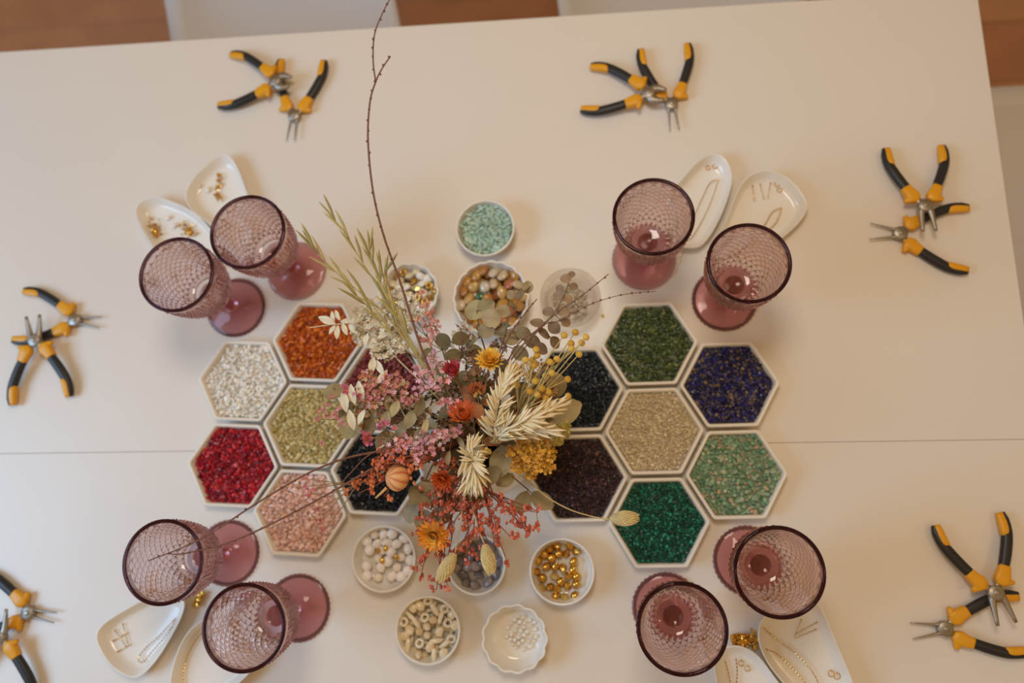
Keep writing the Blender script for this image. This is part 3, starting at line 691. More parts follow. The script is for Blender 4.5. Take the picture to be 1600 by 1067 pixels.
GM = goblet_meshes()
for (bx, by, s, lab) in ((463, 423, 1, 'mauve diamond cut goblet, the one nearer the green grass of the upper left pair'), (368, 480, 1, 'mauve diamond cut goblet, outer one of the upper left pair'),
        (1006, 405, 1, 'mauve diamond cut goblet, left one of the upper right pair, behind the moss green tray'), (1132, 468, 1, 'mauve diamond cut goblet, right one of the upper right pair, above the blue tray'),
        (356, 864, 1, 'mauve diamond cut goblet, outer one of the lower left pair, under the twig tips'), (465, 950, 1, 'mauve diamond cut goblet, lowest on the left, beside the ivory bead bowl'),
        (1169, 876, 1, 'mauve diamond cut goblet, right one of the lower right pair'), (1042, 950, 1, 'mauve diamond cut goblet, left one of the lower right pair, below the emerald tray')):
    c = P(bx, by, .003); c.z = TZ; Mg = Matrix.Translation(c) @ Matrix.Rotation(rnd.uniform(0, 1), 4, 'Z')
    t = thing('goblet', lab, 'goblet', M=Mg, group='mauve diamond cut glass goblets')
    for nm, me in zip(('bowl', 'stem', 'foot', 'rim'), GM): link(nm, me, t, Mg)

# ------------------------------------------------------------------ vase
VC = P(768, 700, 0); VX, VY = VC.x, VC.y
mb = MB(); lathe(mb, [(0, .001), (.034, .001), (.038, 0), (.046, .010), (.056, .035), (.059, .060), (.054, .088), (.040, .112), (.034, .124), (.038, .134), (.0395, .136), (.0375, .1365), (.0345, .133), (.0305, .124), (.036, .110), (.050, .088), (.055, .060), (.052, .036), (.042, .012), (.030, .005), (0, .004)], 48)
vase = link('vase', mb.mesh('vase', CER, True), None, Matrix.Translation((VX, VY, TZ)))
tag(vase, 'white rounded ceramic vase under the dried bouquet, between the honeycombs', 'vase')

# ------------------------------------------------------------------ dried flowers
def shade(rgb, k): return tuple(min(.95, max(0, v*k)) for v in lin(rgb))
def stem_pts(tip, bend=.03, lift=.02):
    a = rnd.uniform(0, 2*PI); q = rnd.uniform(0, .010)
    base = Vector((VX+q*math.cos(a), VY+q*math.sin(a), TZ+.012))
    o = Vector((tip.x-VX, tip.y-VY, 0)); ol = o.length
    mo = o.normalized()*min(.024, ol*.35) if ol > 1e-4 else Vector((0, 0, 0))
    mouth = Vector((VX, VY, TZ+.132))+mo+Vector((rnd.uniform(-.004, .004), rnd.uniform(-.004, .004), 0))
    mid = mouth.lerp(tip, .5)+Vector((0, 0, lift*.5))
    if tip.z < TZ+.14: mid.z = max(mid.z, TZ+.150)
    return [base, base.lerp(mouth, .6), mouth, mid, tip]
def stem(t, tip, r=.0009, col=(150, 128, 84), lift=.02, name='stem'):
    mb = MB(); tube(mb, stem_pts(tip, lift=lift), [r*1.2, r], 5, lin(col), k=4); return link(name, mb.mesh(name, MATTE), t)
def flower_thing(name, label, cat, group=None): return thing(name, label, cat, (VX, VY, TZ+.012), group)
def outdir(p, up=.6):
    o = Vector((p.x-VX, p.y-VY, 0))
    o = o.normalized() if o.length > 1e-4 else Vector((0, 0, 0))
    return (o+Vector((0, 0, up))).normalized()

def petal_geo(mb, M, L, W, curl, c0, c1, tip=.5):
    vs = []; fs = []; N = 4; cs = []
    for i in range(N+1):
        t = i/N; wd = W*(math.sin(PI*(t*.80+.12))**.8)*(1-(t**6)*.8); z = curl*t*t*L
        y = L*t*(1-.15*abs(curl)*t)
        for sx in (-1, 0, 1):
            vs.append(M @ Vector((sx*wd/2, y, z+abs(sx)*wd*.16))); cs.append(tuple(c0[k]*(1-t)+c1[k]*t for k in range(3)))
    for i in range(N):
        for j in range(2): a = i*3+j; fs.append((a, a+1, a+4, a+3))
    k = len(mb.v); mb.add(vs, fs); mb.c[k:] = cs
def strawflower(px, py, r_px, h, c_in, c_out, c_mid, label, openness=1.0, tilt=.9):
    p = P(px, py, h); R = RAD(px, py, r_px, h); d = outdir(p, tilt*2); M0 = frame(p, d)
    t = flower_thing('strawflower', label, 'flower', 'dried strawflowers')
    stem(t, p-d*R*.35)
    mb = MB()
    for L, (n, l, e, cu) in enumerate(((17, 1.0, .10, .25), (16, .88, .38, .3), (14, .72, .66, .35), (11, .52, .95, .3), (8, .36, 1.2, .2))):
        for i in range(n):
            a = 2*PI*(i+.5*(L % 2))/n+rnd.uniform(-.08, .08); el = (e+(1-openness)*1.0)+rnd.uniform(-.08, .08)
            M = M0 @ Matrix.Rotation(a, 4, 'Z') @ Matrix.Translation((0, R*.12, -R*.18+L*R*.03)) @ Matrix.Rotation(min(el, 1.5), 4, 'X')
            k = rnd.uniform(.85, 1.15); mxc = tuple(c_out[q]*(1-.16*L)+c_in[q]*.16*L for q in range(3))
            petal_geo(mb, M, R*l*rnd.uniform(.92, 1.04), R*.28, cu, shade(c_in, k), shade(mxc, k))
    link('petals', mb.mesh('petals', MATTE), t, kind='stuff')
    mb = MB()
    for i in range(46):
        q = math.sqrt(i/46)*R*.24*openness; a = i*2.4
        ico(mb, M0 @ Vector((q*math.cos(a), q*math.sin(a), R*.10-q*.2)), R*.045, shade(c_mid, rnd.uniform(.7, 1.2)))
    link('flower_centre', mb.mesh('flower_centre', MATTE), t, kind='stuff')
    mb = MB(); ball(mb, p-d*R*.25, R*.26, 10, shade((130, 104, 66), 1)); link('calyx', mb.mesh('calyx', MATTE), t)

def leaf_mesh(L, W, rgb, cup=.15, tipf=1.0, name='leaf', rnd_=False):
    mb = MB(); N = 7; vs = []; fs = []; cs = []
    for i in range(N+1):
        t = i/N; wd = W*(math.sin(PI*min(1, max(0, t*.94+.04)))**(.62 if rnd_ else .9))
        for j in range(5):
            sx = (j-2)/2; x = sx*wd/2; z = cup*W*(sx*sx)*.5+cup*L*.5*math.sin(t*PI)-L*.10*t*t
            vs.append((x, L*t, z)); k = .86 if j == 2 else 1.0
            cs.append(tuple(v*k for v in lin(rgb)))
    for i in range(N):
        for j in range(4): a = i*5+j; fs.append((a, a+1, a+6, a+5))
    mb.add(vs, fs); mb.c = cs
    # give it a thin back so it has thickness
    k = len(mb.v); n = len(vs)
    mb.add([(v[0], v[1], v[2]-.0004) for v in vs], [tuple(reversed(f)) for f in fs], tuple(v*.8 for v in lin(rgb)))
    return mb.mesh(name, MATTE)
LEAFM = {}
def leafm(key, *a, **k):
    if key not in LEAFM: LEAFM[key] = leaf_mesh(*a, **k)
    return LEAFM[key]
def put_leaf(t, me, p, d, nrm, s=1.0, name='leaf'):
    """leaf with base p, growing along d, upper face to nrm"""
    y = Vector(d).normalized(); z = Vector(nrm); z = (z-y*z.dot(y)).normalized(); x = y.cross(z)
    M = Matrix([[x[i]*s, y[i]*s, z[i]*s, 0] for i in range(3)]+[[0, 0, 0, 1]]); M.translation = Vector(p)
    return link(name, me, t, M)
def V2(px0, py0, h0, px1, py1, h1): return P(px0, py0, h0), P(px1, py1, h1)

# --- eucalyptus and broad leaves: (base px, tip px) at heights
def eucalyptus(label, path, leaves, rgb, size=.017, name='eucalyptus_branch', round_=True, wr=.9, vein=(128, 104, 74)):
    pts = [P(*q) for q in path]; t = flower_thing(name, label, 'branch')
    sp = stem_pts(pts[0])[:-1]; mb = MB(); tube(mb, sp+pts, [.0013, .0007], 5, lin(vein), k=4); link('stem', mb.mesh('stem', MATTE), t)
    full = catmull(pts, 6)
    for (lx, ly, lh, rp, sh) in leaves:
        c = P(lx, ly, lh); L = RAD(lx, ly, rp, lh)*2
        j = min(full, key=lambda q: (q-c).length); d = (c-j); d = d if d.length > .002 else rv()
        d.z *= .3; d.normalize()
        me = leafm((rgb, sh, round_, wr), 1.0, wr, tuple(int(v*sh) for v in rgb), .12, rnd_=round_)
        put_leaf(t, me, c-d*L*.5, d+rv(.25), Vector((0, 0, 1))+rv(.45), L)
        if (j-(c-d*L*.5)).length > .003:
            mb = MB(); tube(mb, [j, c-d*L*.5], .0005, 4, lin(vein)); link('petiole', mb.mesh('petiole', MATTE), t)
eucalyptus('small leaved brown eucalyptus branch leaning over the glass bowl', [(800, 560, .18), (835, 520, .19), (865, 490, .195), (886, 450, .20), (890, 425, .20)],
    [(884, 438, .2, 9, 1), (893, 428, .2, 6, .9), (872, 463, .195, 9, .95), (889, 466, .195, 9, 1.05), (857, 486, .19, 10, .9), (880, 487, .19, 10, 1), (838, 505, .19, 12, .95), (866, 512, .185, 11, .85), (850, 520, .18, 12, 1.0), (884, 505, .18, 8, 1), (868, 535, .175, 11, .9), (845, 545, .175, 12, .85), (875, 450, .195, 7, .9), (896, 447, .195, 7, .9)], (158, 134, 106))
eucalyptus('brown olive eucalyptus branch hanging over the amber bowl', [(775, 585, .17), (782, 545, .18), (795, 500, .185), (812, 465, .19), (828, 448, .19)],
    [(827, 449, .19, 10, 1), (813, 460, .19, 9, .8), (797, 461, .185, 8, .95), (785, 485, .18, 14, 1.05), (805, 482, .185, 12, .95), (768, 495, .18, 16, 1.1), (760, 515, .175, 14, .95), (782, 517, .175, 13, .9), (800, 530, .175, 13, 1.0), (818, 520, .18, 12, .9), (832, 535, .175, 13, .9), (815, 548, .17, 14, 1)], (160, 142, 106))
eucalyptus('large pale eucalyptus leaves resting over the middle of the amber bowl', [(760, 560, .15), (750, 520, .155), (745, 485, .16)], [(742, 485, .16, 19, 1.05), (760, 478, .16, 14, 1), (748, 515, .15, 14, .9), (733, 530, .15, 11, .9)], (166, 152, 112))
eucalyptus('olive leaf sprig over the straw yellow tray at the bouquet left edge', [(610, 670, .14), (575, 650, .15), (540, 630, .155), (520, 605, .16)], [(522, 615, .16, 17, 1), (553, 665, .155, 25, 1.12), (540, 640, .155, 14, .9), (585, 640, .15, 16, 1), (575, 668, .15, 16, .85), (600, 690, .14, 18, .85), (562, 632, .15, 13, 1.1)], (154, 136, 92), wr=.75)
eucalyptus('grey olive round leaves at the lower left of the bouquet', [(680, 720, .15), (665, 750, .15), (652, 785, .15)], [(651, 775, .16, 22, 1), (668, 770, .15, 22, 1.15), (640, 800, .14, 16, .95), (690, 775, .145, 18, .9), (660, 815, .14, 18, .95), (690, 805, .14, 16, 1.0)], (158, 146, 114))
eucalyptus('sage leaf sprig in the left centre of the bouquet', [(720, 690, .16), (680, 665, .175), (640, 640, .18), (605, 625, .175)], [(640, 655, .18, 17, 1), (620, 640, .18, 14, 1.1), (655, 635, .185, 15, .9), (605, 632, .175, 14, 1), (675, 660, .18, 19, .85), (660, 682, .175, 18, .8), (625, 672, .175, 17, .9), (695, 640, .18, 16, .8), (600, 655, .17, 15, 1.05), (710, 675, .175, 16, .75)], (164, 150, 112), wr=.55, round_=False)
eucalyptus('dark green leaf sprig in the upper centre of the bouquet', [(730, 670, .15), (715, 620, .165), (700, 570, .17), (693, 535, .175)], [(692, 533, .175, 13, .8), (710, 555, .17, 15, .9), (725, 590, .17, 17, .8), (745, 600, .165, 17, .75), (735, 625, .17, 17, .85), (765, 610, .16, 16, .8), (755, 640, .165, 18, .8), (700, 608, .17, 15, .75), (690, 575, .17, 13, .95), (668, 553, .165, 13, 1), (720, 530, .16, 14, .9), (740, 548, .16, 13, 1)], (130, 120, 80))
eucalyptus('broad beige leaf sprig behind the oats at the bouquet right edge', [(800, 670, .14), (840, 660, .145), (880, 650, .145)], [(888, 645, .15, 26, 1), (870, 600, .145, 20, .9), (850, 620, .14, 22, .85), (860, 665, .14, 18, .95), (880, 675, .14, 12, 1.1)], (176, 154, 104), wr=.8)
eucalyptus('broad olive leaf sprig below the yellow yarrow', [(770, 720, .14), (795, 740, .14), (825, 765, .135)], [(845, 785, .13, 20, .95), (815, 785, .13, 19, .9), (785, 722, .15, 28, 1.15), (765, 745, .15, 20, .9), (750, 770, .14, 19, .95), (722, 790, .14, 18, .9), (790, 752, .14, 16, 1)], (168, 154, 116), wr=.72)
eucalyptus('dull green filler leaves low in the middle of the bouquet', [(750, 700, .14), (740, 690, .15), (730, 690, .155)], [(760, 690, .155, 18, .8), (735, 700, .155, 18, .75), (715, 715, .155, 18, .8), (700, 735, .15, 17, .85), (775, 665, .15, 18, .8), (790, 690, .15, 16, .85), (740, 725, .15, 17, .8), (720, 660, .16, 17, .75), (680, 705, .15, 17, .75), (760, 650, .16, 15, .8), (800, 640, .15, 17, .8), (812, 610, .15, 16, .8), (800, 590, .15, 16, .75), (700, 760, .145, 17, .8), (785, 575, .15, 16, .8)], (132, 118, 82), wr=.7)
eucalyptus('long pale sage leaves between the pink blossoms', [(740, 690, .17), (700, 680, .18), (665, 665, .19)], [(662, 670, .195, 18, 1.15), (650, 690, .19, 11, 1.1), (722, 690, .19, 15, .95), (700, 722, .18, 18, 1), (680, 738, .175, 14, 1.05), (755, 625, .18, 14, 1)], (178, 168, 136), wr=.28, round_=False)
eucalyptus('rusty tan dried leaves curling around the red strawflower', [(745, 690, .17), (740, 660, .18), (745, 630, .185)], [(748, 640, .19, 18, 1), (735, 622, .185, 14, .9), (760, 655, .185, 18, .85), (765, 630, .18, 12, .95), (728, 610, .18, 13, .8), (770, 690, .17, 16, 1)], (176, 112, 66), wr=.6, round_=False)

# --- white ruscus
t = flower_thing('bleached_ruscus', 'bleached white ruscus tip lying over the burnt orange chips', 'branch')
pth = [P(620, 560, .15), P(590, 530, .16), P(560, 508, .165), P(535, 506, .165), P(512, 508, .165), P(484, 512, .165)]
mb = MB(); tube(mb, stem_pts(pth[0])[:-1]+pth, [.001, .0006], 5, lin((214, 196, 158)), k=4); link('stem', mb.mesh('stem', MATTE), t)
lm = leafm('ruscus', 1.0, .40, (226, 217, 190), .10)
for (x0, y0, x1, y1) in ((524, 506, 500, 496), (522, 503, 518, 488), (531, 500, 524, 486), (524, 508, 515, 520), (528, 508, 526, 527), (535, 505, 541, 521), (532, 503, 548, 500), (545, 507, 552, 518), (553, 506, 560, 492), (570, 514, 585, 505), (575, 520, 570, 538), (590, 528, 606, 520)):
    a, b = P(x0, y0, .167), P(x1, y1, .168); put_leaf(t, lm, a, b-a, Vector((0, 0, 1))+rv(.3), (b-a).length*1.15)
t = flower_thing('bleached_ruscus', 'bleached white ruscus sprig crossing the left middle of the bouquet', 'branch')
pth = [P(640, 660, .16), P(610, 610, .17), P(575, 590, .17), P(550, 610, .165)]
mb = MB(); tube(mb, stem_pts(pth[0])[:-1]+pth, [.001, .0006], 5, lin((214, 196, 158)), k=4); link('stem', mb.mesh('stem', MATTE), t)
for (x0, y0, x1, y1) in ((600, 585, 588, 565), (580, 585, 583, 560), (560, 595, 566, 622), (548, 600, 553, 628), (536, 610, 540, 640), (590, 600, 603, 580), (545, 640, 552, 668), (570, 640, 560, 660), (660, 640, 672, 625), (675, 655, 668, 680)):
    a, b = P(x0, y0, .18), P(x1, y1, .178); put_leaf(t, lm, a, b-a, Vector((0, 0, 1))+rv(.3), (b-a).length*1.15)

# --- clustered blossom sprigs
def floret(mb, c, r, col, n=5, nrm=None):
    M0 = frame(c, nrm if nrm is not None else (Vector((0, 0, 1))+rv(.8)))
    M0 = M0 @ Matrix.Rotation(rnd.uniform(0, 6), 4, 'Z'); vs = [M0 @ Vector((0, 0, -r*.15))]; fs = []
    for i in range(n):
        a = 2*PI*i/n; q = PI/n*.9
        for rr, aa, z in ((.55, a-q, .05), (1, a-q*.45, .30), (1, a+q*.45, .30), (.55, a+q, .05)):
            vs.append(M0 @ Vector((r*rr*math.cos(aa), r*rr*math.sin(aa), r*z)))
        k = 1+i*4; fs.append((0, k, k+1, k+2)); fs.append((0, k+2, k+3))
    mb.add(vs, fs, col, False)
def blossom(name, label, cat, clumps, pal, fr, stemcol=(164, 140, 104), density=1.0, nf=5, group=None, flat=.6):
    t = flower_thing(name, label, cat, group); mb = MB(); ms = MB()
    cx = sum(c[0] for c in clumps)/len(clumps); cy = sum(c[1] for c in clumps)/len(clumps); ch = sum(c[3] for c in clumps)/len(clumps)
    hub = P(cx*.75+760*.25, cy*.75+680*.25, ch-.03)
    tube(ms, stem_pts(hub), [.0013, .0010], 5, lin(stemcol), k=4)
    for (x, y, r, h) in clumps:
        c = P(x, y, h); R = RAD(x, y, r, h); tube(ms, [hub, hub.lerp(c, .5)+rv(.004), c-Vector((0, 0, R*.4))], [.0006, .0004], 4, lin(stemcol), k=3)
        n = max(4, int(density*(R/fr)**2*1.5))
        for i in range(n):
            v = rv(); 
            while v.length > 1: v = rv()
            v = Vector((v.x, v.y, v.z*flat))*R; q = pal[rnd.randrange(len(pal))]
            floret(mb, c+v, fr*rnd.uniform(.7, 1.2), shade(q, rnd.uniform(.75, 1.2)), nf)
            if i % 3 == 0: tube(ms, [c-Vector((0, 0, R*.4)), c+v], .0004, 3, lin(stemcol))
    link('stem', ms.mesh('stem', MATTE), t); link('florets', mb.mesh('florets', MATTE), t, kind='stuff')
PK = [(216, 142, 148), (226, 164, 168), (202, 124, 128), (232, 184, 182)]
LI = [(208, 154, 168), (218, 172, 184), (196, 138, 154), (228, 190, 196)]
CO = [(206, 136, 112), (196, 118, 92), (218, 164, 136), (200, 170, 130)]
blossom('statice_sprig', 'lilac pink statice cluster beside the base of the tall twig', 'flower', [(664, 590, 18, .21), (680, 600, 13, .21), (655, 612, 12, .21), (650, 578, 10, .21), (676, 560, 13, .205), (690, 570, 8, .205)], LI, .0026)
blossom('statice_sprig', 'rose pink statice between the lilac cluster and the red bud', 'flower', [(695, 590, 11, .215), (704, 632, 13, .21), (692, 630, 10, .21), (712, 640, 7, .21)], PK, .0026)
blossom('statice_sprig', 'long pink statice spray across the lower left middle', 'flower', [(640, 688, 14, .2), (655, 700, 14, .2), (668, 682, 14, .205), (690, 684, 16, .205), (705, 676, 12, .205), (718, 672, 8, .205), (652, 718, 11, .195), (680, 700, 12, .2), (625, 695, 12, .195), (610, 705, 11, .19)], PK+LI, .0023)
blossom('statice_sprig', 'small magenta statice tips over the left ruscus', 'flower', [(545, 612, 10, .18), (558, 612, 8, .18), (540, 602, 6, .18), (572, 680, 9, .18), (578, 690, 8, .18), (600, 665, 9, .185), (615, 668, 7, .185), (592, 660, 6, .185)], [(206, 108, 138), (220, 136, 158), (190, 88, 118)], .0023)
blossom('statice_sprig', 'loose pink statice over the straw yellow chips', 'flower', [(505, 645, 9, .165), (522, 648, 8, .165), (532, 660, 7, .165), (530, 640, 7, .165), (512, 632, 5, .165), (498, 655, 5, .165), (518, 620, 5, .165), (502, 690, 5, .16)], [(214, 140, 146), (226, 164, 166), (200, 118, 124)], .0020, density=.9)
blossom('statice_sprig', 'sparse rose statice tips drooping over the pale rose tray', 'flower', [(478, 760, 5, .15), (480, 772, 5, .15), (476, 748, 4, .15), (497, 795, 5, .15), (502, 812, 5, .15), (505, 828, 4, .15), (488, 765, 4, .15)], [(204, 96, 104), (214, 130, 132)], .0020, density=1)
blossom('pink_gypsophila', 'soft coral blossom mass at the upper left of the bouquet', 'flower', [(590, 600, 18, .18), (575, 590, 14, .18), (610, 592, 16, .18), (600, 615, 16, .18), (570, 615, 14, .175), (625, 605, 14, .18), (585, 630, 13, .175), (635, 625, 12, .18)], CO+PK, .0024, flat=.5)
blossom('feathery_statice', 'salmon pink feathery spikes right of the cream bowl', 'flower', [(676, 530, 12, .17), (680, 510, 11, .172), (674, 490, 11, .172), (664, 475, 10, .172), (658, 460, 8, .17), (690, 525, 9, .17), (668, 508, 10, .17), (660, 530, 9, .168), (650, 500, 8, .165)], [(222, 158, 146), (214, 140, 128), (232, 180, 166)], .0021, flat=.5)
blossom('white_hydrangea', 'creamy white dried hydrangea below the pale green grass', 'flower', [(585, 500, 26, .15), (570, 520, 20, .15), (605, 525, 24, .155), (600, 545, 20, .155), (625, 510, 20, .15), (570, 495, 18, .145), (620, 535, 18, .155), (595, 480, 16, .145)], [(240, 228, 204), (232, 218, 190), (244, 235, 216)], .0044, nf=4, flat=.35, density=3.0)
blossom('white_hydrangea', 'small white dried blossom between amber bowl and pink spikes', 'flower', [(725, 510, 15, .15), (735, 530, 14, .15), (715, 525, 12, .15), (700, 540, 12, .15)], [(228, 222, 214), (214, 208, 202)], .0038, nf=4, flat=.4, density=1.2)
blossom('white_hydrangea', 'white dried blossom behind the forking green grass stems', 'flower', [(640, 470, 16, .145), (625, 455, 12, .145), (652, 488, 15, .145), (632, 490, 14, .145)], [(234, 226, 206), (226, 214, 190)], .0038, nf=4, flat=.4, density=1.8)
blossom('yarrow_head', 'golden yellow yarrow head at the right of the bouquet', 'flower', [(805, 708, 15, .185), (820, 695, 17, .19), (845, 695, 17, .19), (858, 710, 13, .185), (855, 728, 13, .18), (835, 725, 17, .185), (812, 727, 14, .18), (830, 742, 9, .175), (830, 708, 18, .19)], [(222, 170, 54), (232, 184, 76), (206, 150, 46), (214, 160, 76)], .0021, nf=5, flat=.35, density=2.4)
blossom('yarrow_head', 'pale lemon yarrow tuft behind the oats, above the garnet tray', 'flower', [(878, 672, 12, .165), (872, 688, 10, .165), (886, 665, 8, .165)], [(206, 190, 96), (216, 202, 120)], .0021, density=1.5)
blossom('yarrow_head', 'little yellow tuft between the oats and the orange flower', 'flower', [(752, 661, 6, .2), (757, 708, 8, .19), (762, 702, 6, .19), (746, 615, 5, .2)], [(210, 176, 84), (220, 190, 100)], .0019, density=1.6)
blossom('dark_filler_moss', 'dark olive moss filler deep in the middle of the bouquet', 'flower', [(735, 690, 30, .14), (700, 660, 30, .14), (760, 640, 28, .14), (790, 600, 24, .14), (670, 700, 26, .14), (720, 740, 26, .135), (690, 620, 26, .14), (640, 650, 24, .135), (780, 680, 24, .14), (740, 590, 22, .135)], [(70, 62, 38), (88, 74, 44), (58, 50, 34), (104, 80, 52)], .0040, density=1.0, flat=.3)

BG = [(196, 172, 132), (182, 154, 112), (208, 188, 152), (170, 140, 100)]
blossom('dried_heather', 'beige dried heather filling the left middle of the bouquet', 'flower', [(620, 615, 22, .165), (650, 640, 24, .165), (600, 645, 20, .16), (630, 670, 22, .16), (570, 635, 16, .158), (660, 700, 20, .165), (610, 690, 18, .16), (585, 600, 16, .165), (560, 655, 14, .155)], BG+CO, .0030, density=1.1, flat=.4)
blossom('dried_heather', 'mauve brown dried heather between the red and yellow strawflowers', 'flower', [(735, 600, 22, .175), (715, 620, 20, .175), (755, 600, 18, .175), (700, 660, 18, .175), (745, 570, 16, .17), (725, 680, 18, .17), (695, 610, 16, .175), (780, 540, 16, .165), (730, 555, 16, .165)], [(150, 112, 92), (170, 130, 104), (132, 100, 74), (120, 104, 66)], .0030, density=1.1, flat=.4)
blossom('dried_heather', 'tawny dried heather behind the oats and yellow balls', 'flower', [(830, 600, 20, .165), (845, 630, 20, .165), (815, 625, 18, .17), (860, 610, 16, .16), (800, 660, 18, .165), (850, 570, 14, .16), (825, 580, 16, .165)], [(196, 158, 90), (182, 140, 80), (206, 172, 110)], .0028, density=1.0, flat=.4)
blossom('dried_heather', 'olive brown dried heather above the open orange flower', 'flower', [(690, 790, 18, .15), (715, 780, 18, .15), (740, 790, 16, .15), (670, 760, 16, .155), (700, 810, 14, .148), (760, 770, 14, .15)], [(140, 120, 84), (156, 134, 96), (170, 110, 84)], .0028, density=.9, flat=.4)
# --- strawflowers and buds
strawflower(765, 562, 23, .205, (232, 172, 44), (240, 204, 92), (214, 158, 56), 'yellow strawflower at the top middle of the bouquet')
strawflower(677, 838, 29, .175, (242, 204, 84), (230, 124, 34), (140, 98, 56), 'open orange strawflower above the pearl bowl, lowest flower', 1.1)
strawflower(724, 650, 29, .21, (236, 168, 84), (206, 70, 46), (210, 130, 60), 'red and apricot strawflower bud in the centre of the bouquet', .5)
strawflower(692, 748, 21, .185, (222, 120, 40), (188, 62, 26), (150, 80, 40), 'rust orange strawflower left of the lowest oat head', .75)
strawflower(709, 583, 26, .21, (206, 84, 84), (186, 58, 70), (160, 60, 50), 'dusky red half closed strawflower above the centre', .25)
strawflower(745, 612, 19, .195, (206, 140, 90), (190, 100, 66), (170, 110, 60), 'small apricot strawflower beside the upper oat head', .5)
strawflower(576, 684, 12, .178, (228, 160, 70), (206, 80, 110), (180, 100, 60), 'small pink and yellow strawflower over the black tray corner', .6)
t = flower_thing('striped_bud', 'round peach striped bud above the black chips', 'bud'); p = P(621, 747, .185); R = RAD(621, 747, 19, .185); stem(t, p-Vector((0, 0, R*.8)))
mb = MB(); vs = []; n = 48; M0 = frame(p, Vector((-.5, .1, .55)))
rings = []
for i in range(11):
    a = PI*(i+.15)/10.3; rings.append([M0 @ Vector((R*math.sin(a)*(1+.07*abs(math.sin(4*b)))*math.cos(b), R*math.sin(a)*(1+.07*abs(math.sin(4*b)))*math.sin(b), R*.92*math.cos(a))) for b in [2*PI*j/n for j in range(n)]])
k0 = len(mb.v); loft(mb, rings)
for i in range(len(rings)):
    for j in range(n):
        k = abs(math.sin(4*2*PI*j/n))**.5; a_, b_ = lin((190, 96, 56)), lin((224, 170, 112)); mb.c[k0+i*n+j] = tuple(a_[q]*(1-k)+b_[q]*k for q in range(3))
link('bud', mb.mesh('bud', MATTE), t)
mb = MB(); tube(mb, [P(604, 762, .19), P(596, 770, .19), P(587, 778, .188)], [.0016, .0010], 6, lin((210, 168, 110))); link('bud_tip', mb.mesh('bud_tip', MATTE), t)

# --- yellow ball flowers
YB = [[(904.7, 553.5), (887, 592.5), (870, 561), (859.6, 565.7), (887.6, 619), (852.3, 587.6), (857, 612.7), (853.5, 623)], [(881.5, 523.8), (899, 519), (915.6, 526.7), (908.8, 535.7), (892.5, 536.5), (893, 545)], [(837.7, 546.2), (839, 555), (821, 562.5), (832, 562.5), (834.7, 571), (796.7, 573.5), (836.5, 595.7), (847, 607), (839.6, 617), (807, 602), (828, 612), (862, 583)]]
YL = ['yellow ball flower sprig reaching out over the blue black tray', 'farthest yellow ball flower sprig, near the glass bowl', 'yellow ball flower sprig in the upper right of the bouquet']
ybm = []
for q in ((214, 176, 76), (204, 160, 60), (220, 186, 92)):
    mb = MB(); ball(mb, (0, 0, 0), 1, 12, lin(q), .85)
    for i in range(40):
        z = 1-i/20*.95; a = i*2.4; r = math.sqrt(max(0, 1-z*z)); ico(mb, (r*math.cos(a)*.94, r*math.sin(a)*.94, z*.8), .16, shade(q, rnd.uniform(.8, 1.2)))
    ybm.append(mb.mesh('flower_ball', MATTE))
for lst, lab in zip(YB, YL):
    t = flower_thing('ball_flower_sprig', lab, 'flower', 'yellow ball flower sprigs'); ms = MB()
    hub = P(810, 645, .17); tube(ms, stem_pts(hub), [.0012, .001], 5, lin((186, 166, 108)), k=4)
    for i, (x, y) in enumerate(lst):
        h = .195+rnd.uniform(-.008, .008); c = P(x, y, h); mid = hub.lerp(c, .5)+Vector((rnd.uniform(-.004, .004), rnd.uniform(-.004, .004), .006))
        tube(ms, [hub, mid, c], [.0008, .0006], 5, lin((196, 176, 116)), k=4)
        link('flower_ball', ybm[i % 3], t, frame(c, outdir(c, 1.0), s=RAD(x, y, 5.6, h)))
    link('stem', ms.mesh('stem', MATTE), t)

# --- oats
def spike_mesh(L, W, rgb):
    mb = MB()
    for s, b in ((-1, .20), (1, .20), (0, .05)):
        N = 5; rings = []
        for i in range(N+1):
            t = i/N; wd = W*.5*(math.sin(PI*min(1, t*.9+.05))**.8)+.00001; x = s*b*L*t*(1-.3*t); y = L*t*(1 if s else .8); z = -.10*L*t*t+(.03*L if s else -.01)
            rings.append([(x+wd*math.cos(a)*.8, y, z+wd*.45*math.sin(a)) for a in (0, PI/2, PI, 3*PI/2)])
        loft(mb, rings, col=lambda v: tuple(c*(.82+.25*min(1, max(0, v.y/L))) for c in lin(rgb)))
    return mb.mesh('spikelet', MATTE)
SPK = [spike_mesh(1, .20, q) for q in ((232, 214, 172), (224, 202, 154), (238, 224, 190))]
def oat(label, path, n, Lpx, spread=.7, side=1.0):
    t = flower_thing('oat_head', label, 'grass', 'bleached oat heads'); pts = catmull([P(*q) for q in path], 8)
    mb = MB(); tube(mb, stem_pts(pts[0])[:-1]+pts, [.0012, .0005], 5, lin((206, 182, 130)), k=2); link('stem', mb.mesh('stem', MATTE), t)
    L0 = RAD(path[-1][0], path[-1][1], Lpx/2, path[-1][2])*2
    for i in range(n):
        q = .06+.94*i/(n-1); k = min(int(q*(len(pts)-1)), len(pts)-2); p = pts[k]; d = (pts[k+1]-pts[k]).normalized()
        sd_ = d.cross(Vector((0, 0, 1))).normalized(); s = (1 if i % 2 else -1)*side; rad = spread*(1-.75*q)+.06
        dr = d+sd_*s*rad*rnd.uniform(.5, 1.2)+Vector((0, 0, 1))*rnd.uniform(-.35, .6)*rad+rv(.20)
        put_leaf(t, SPK[rnd.randrange(3)], p+rv(.0015), dr, Vector((0, 0, 1))+rv(.4), L0*rnd.uniform(.85, 1.15), 'spikelet')
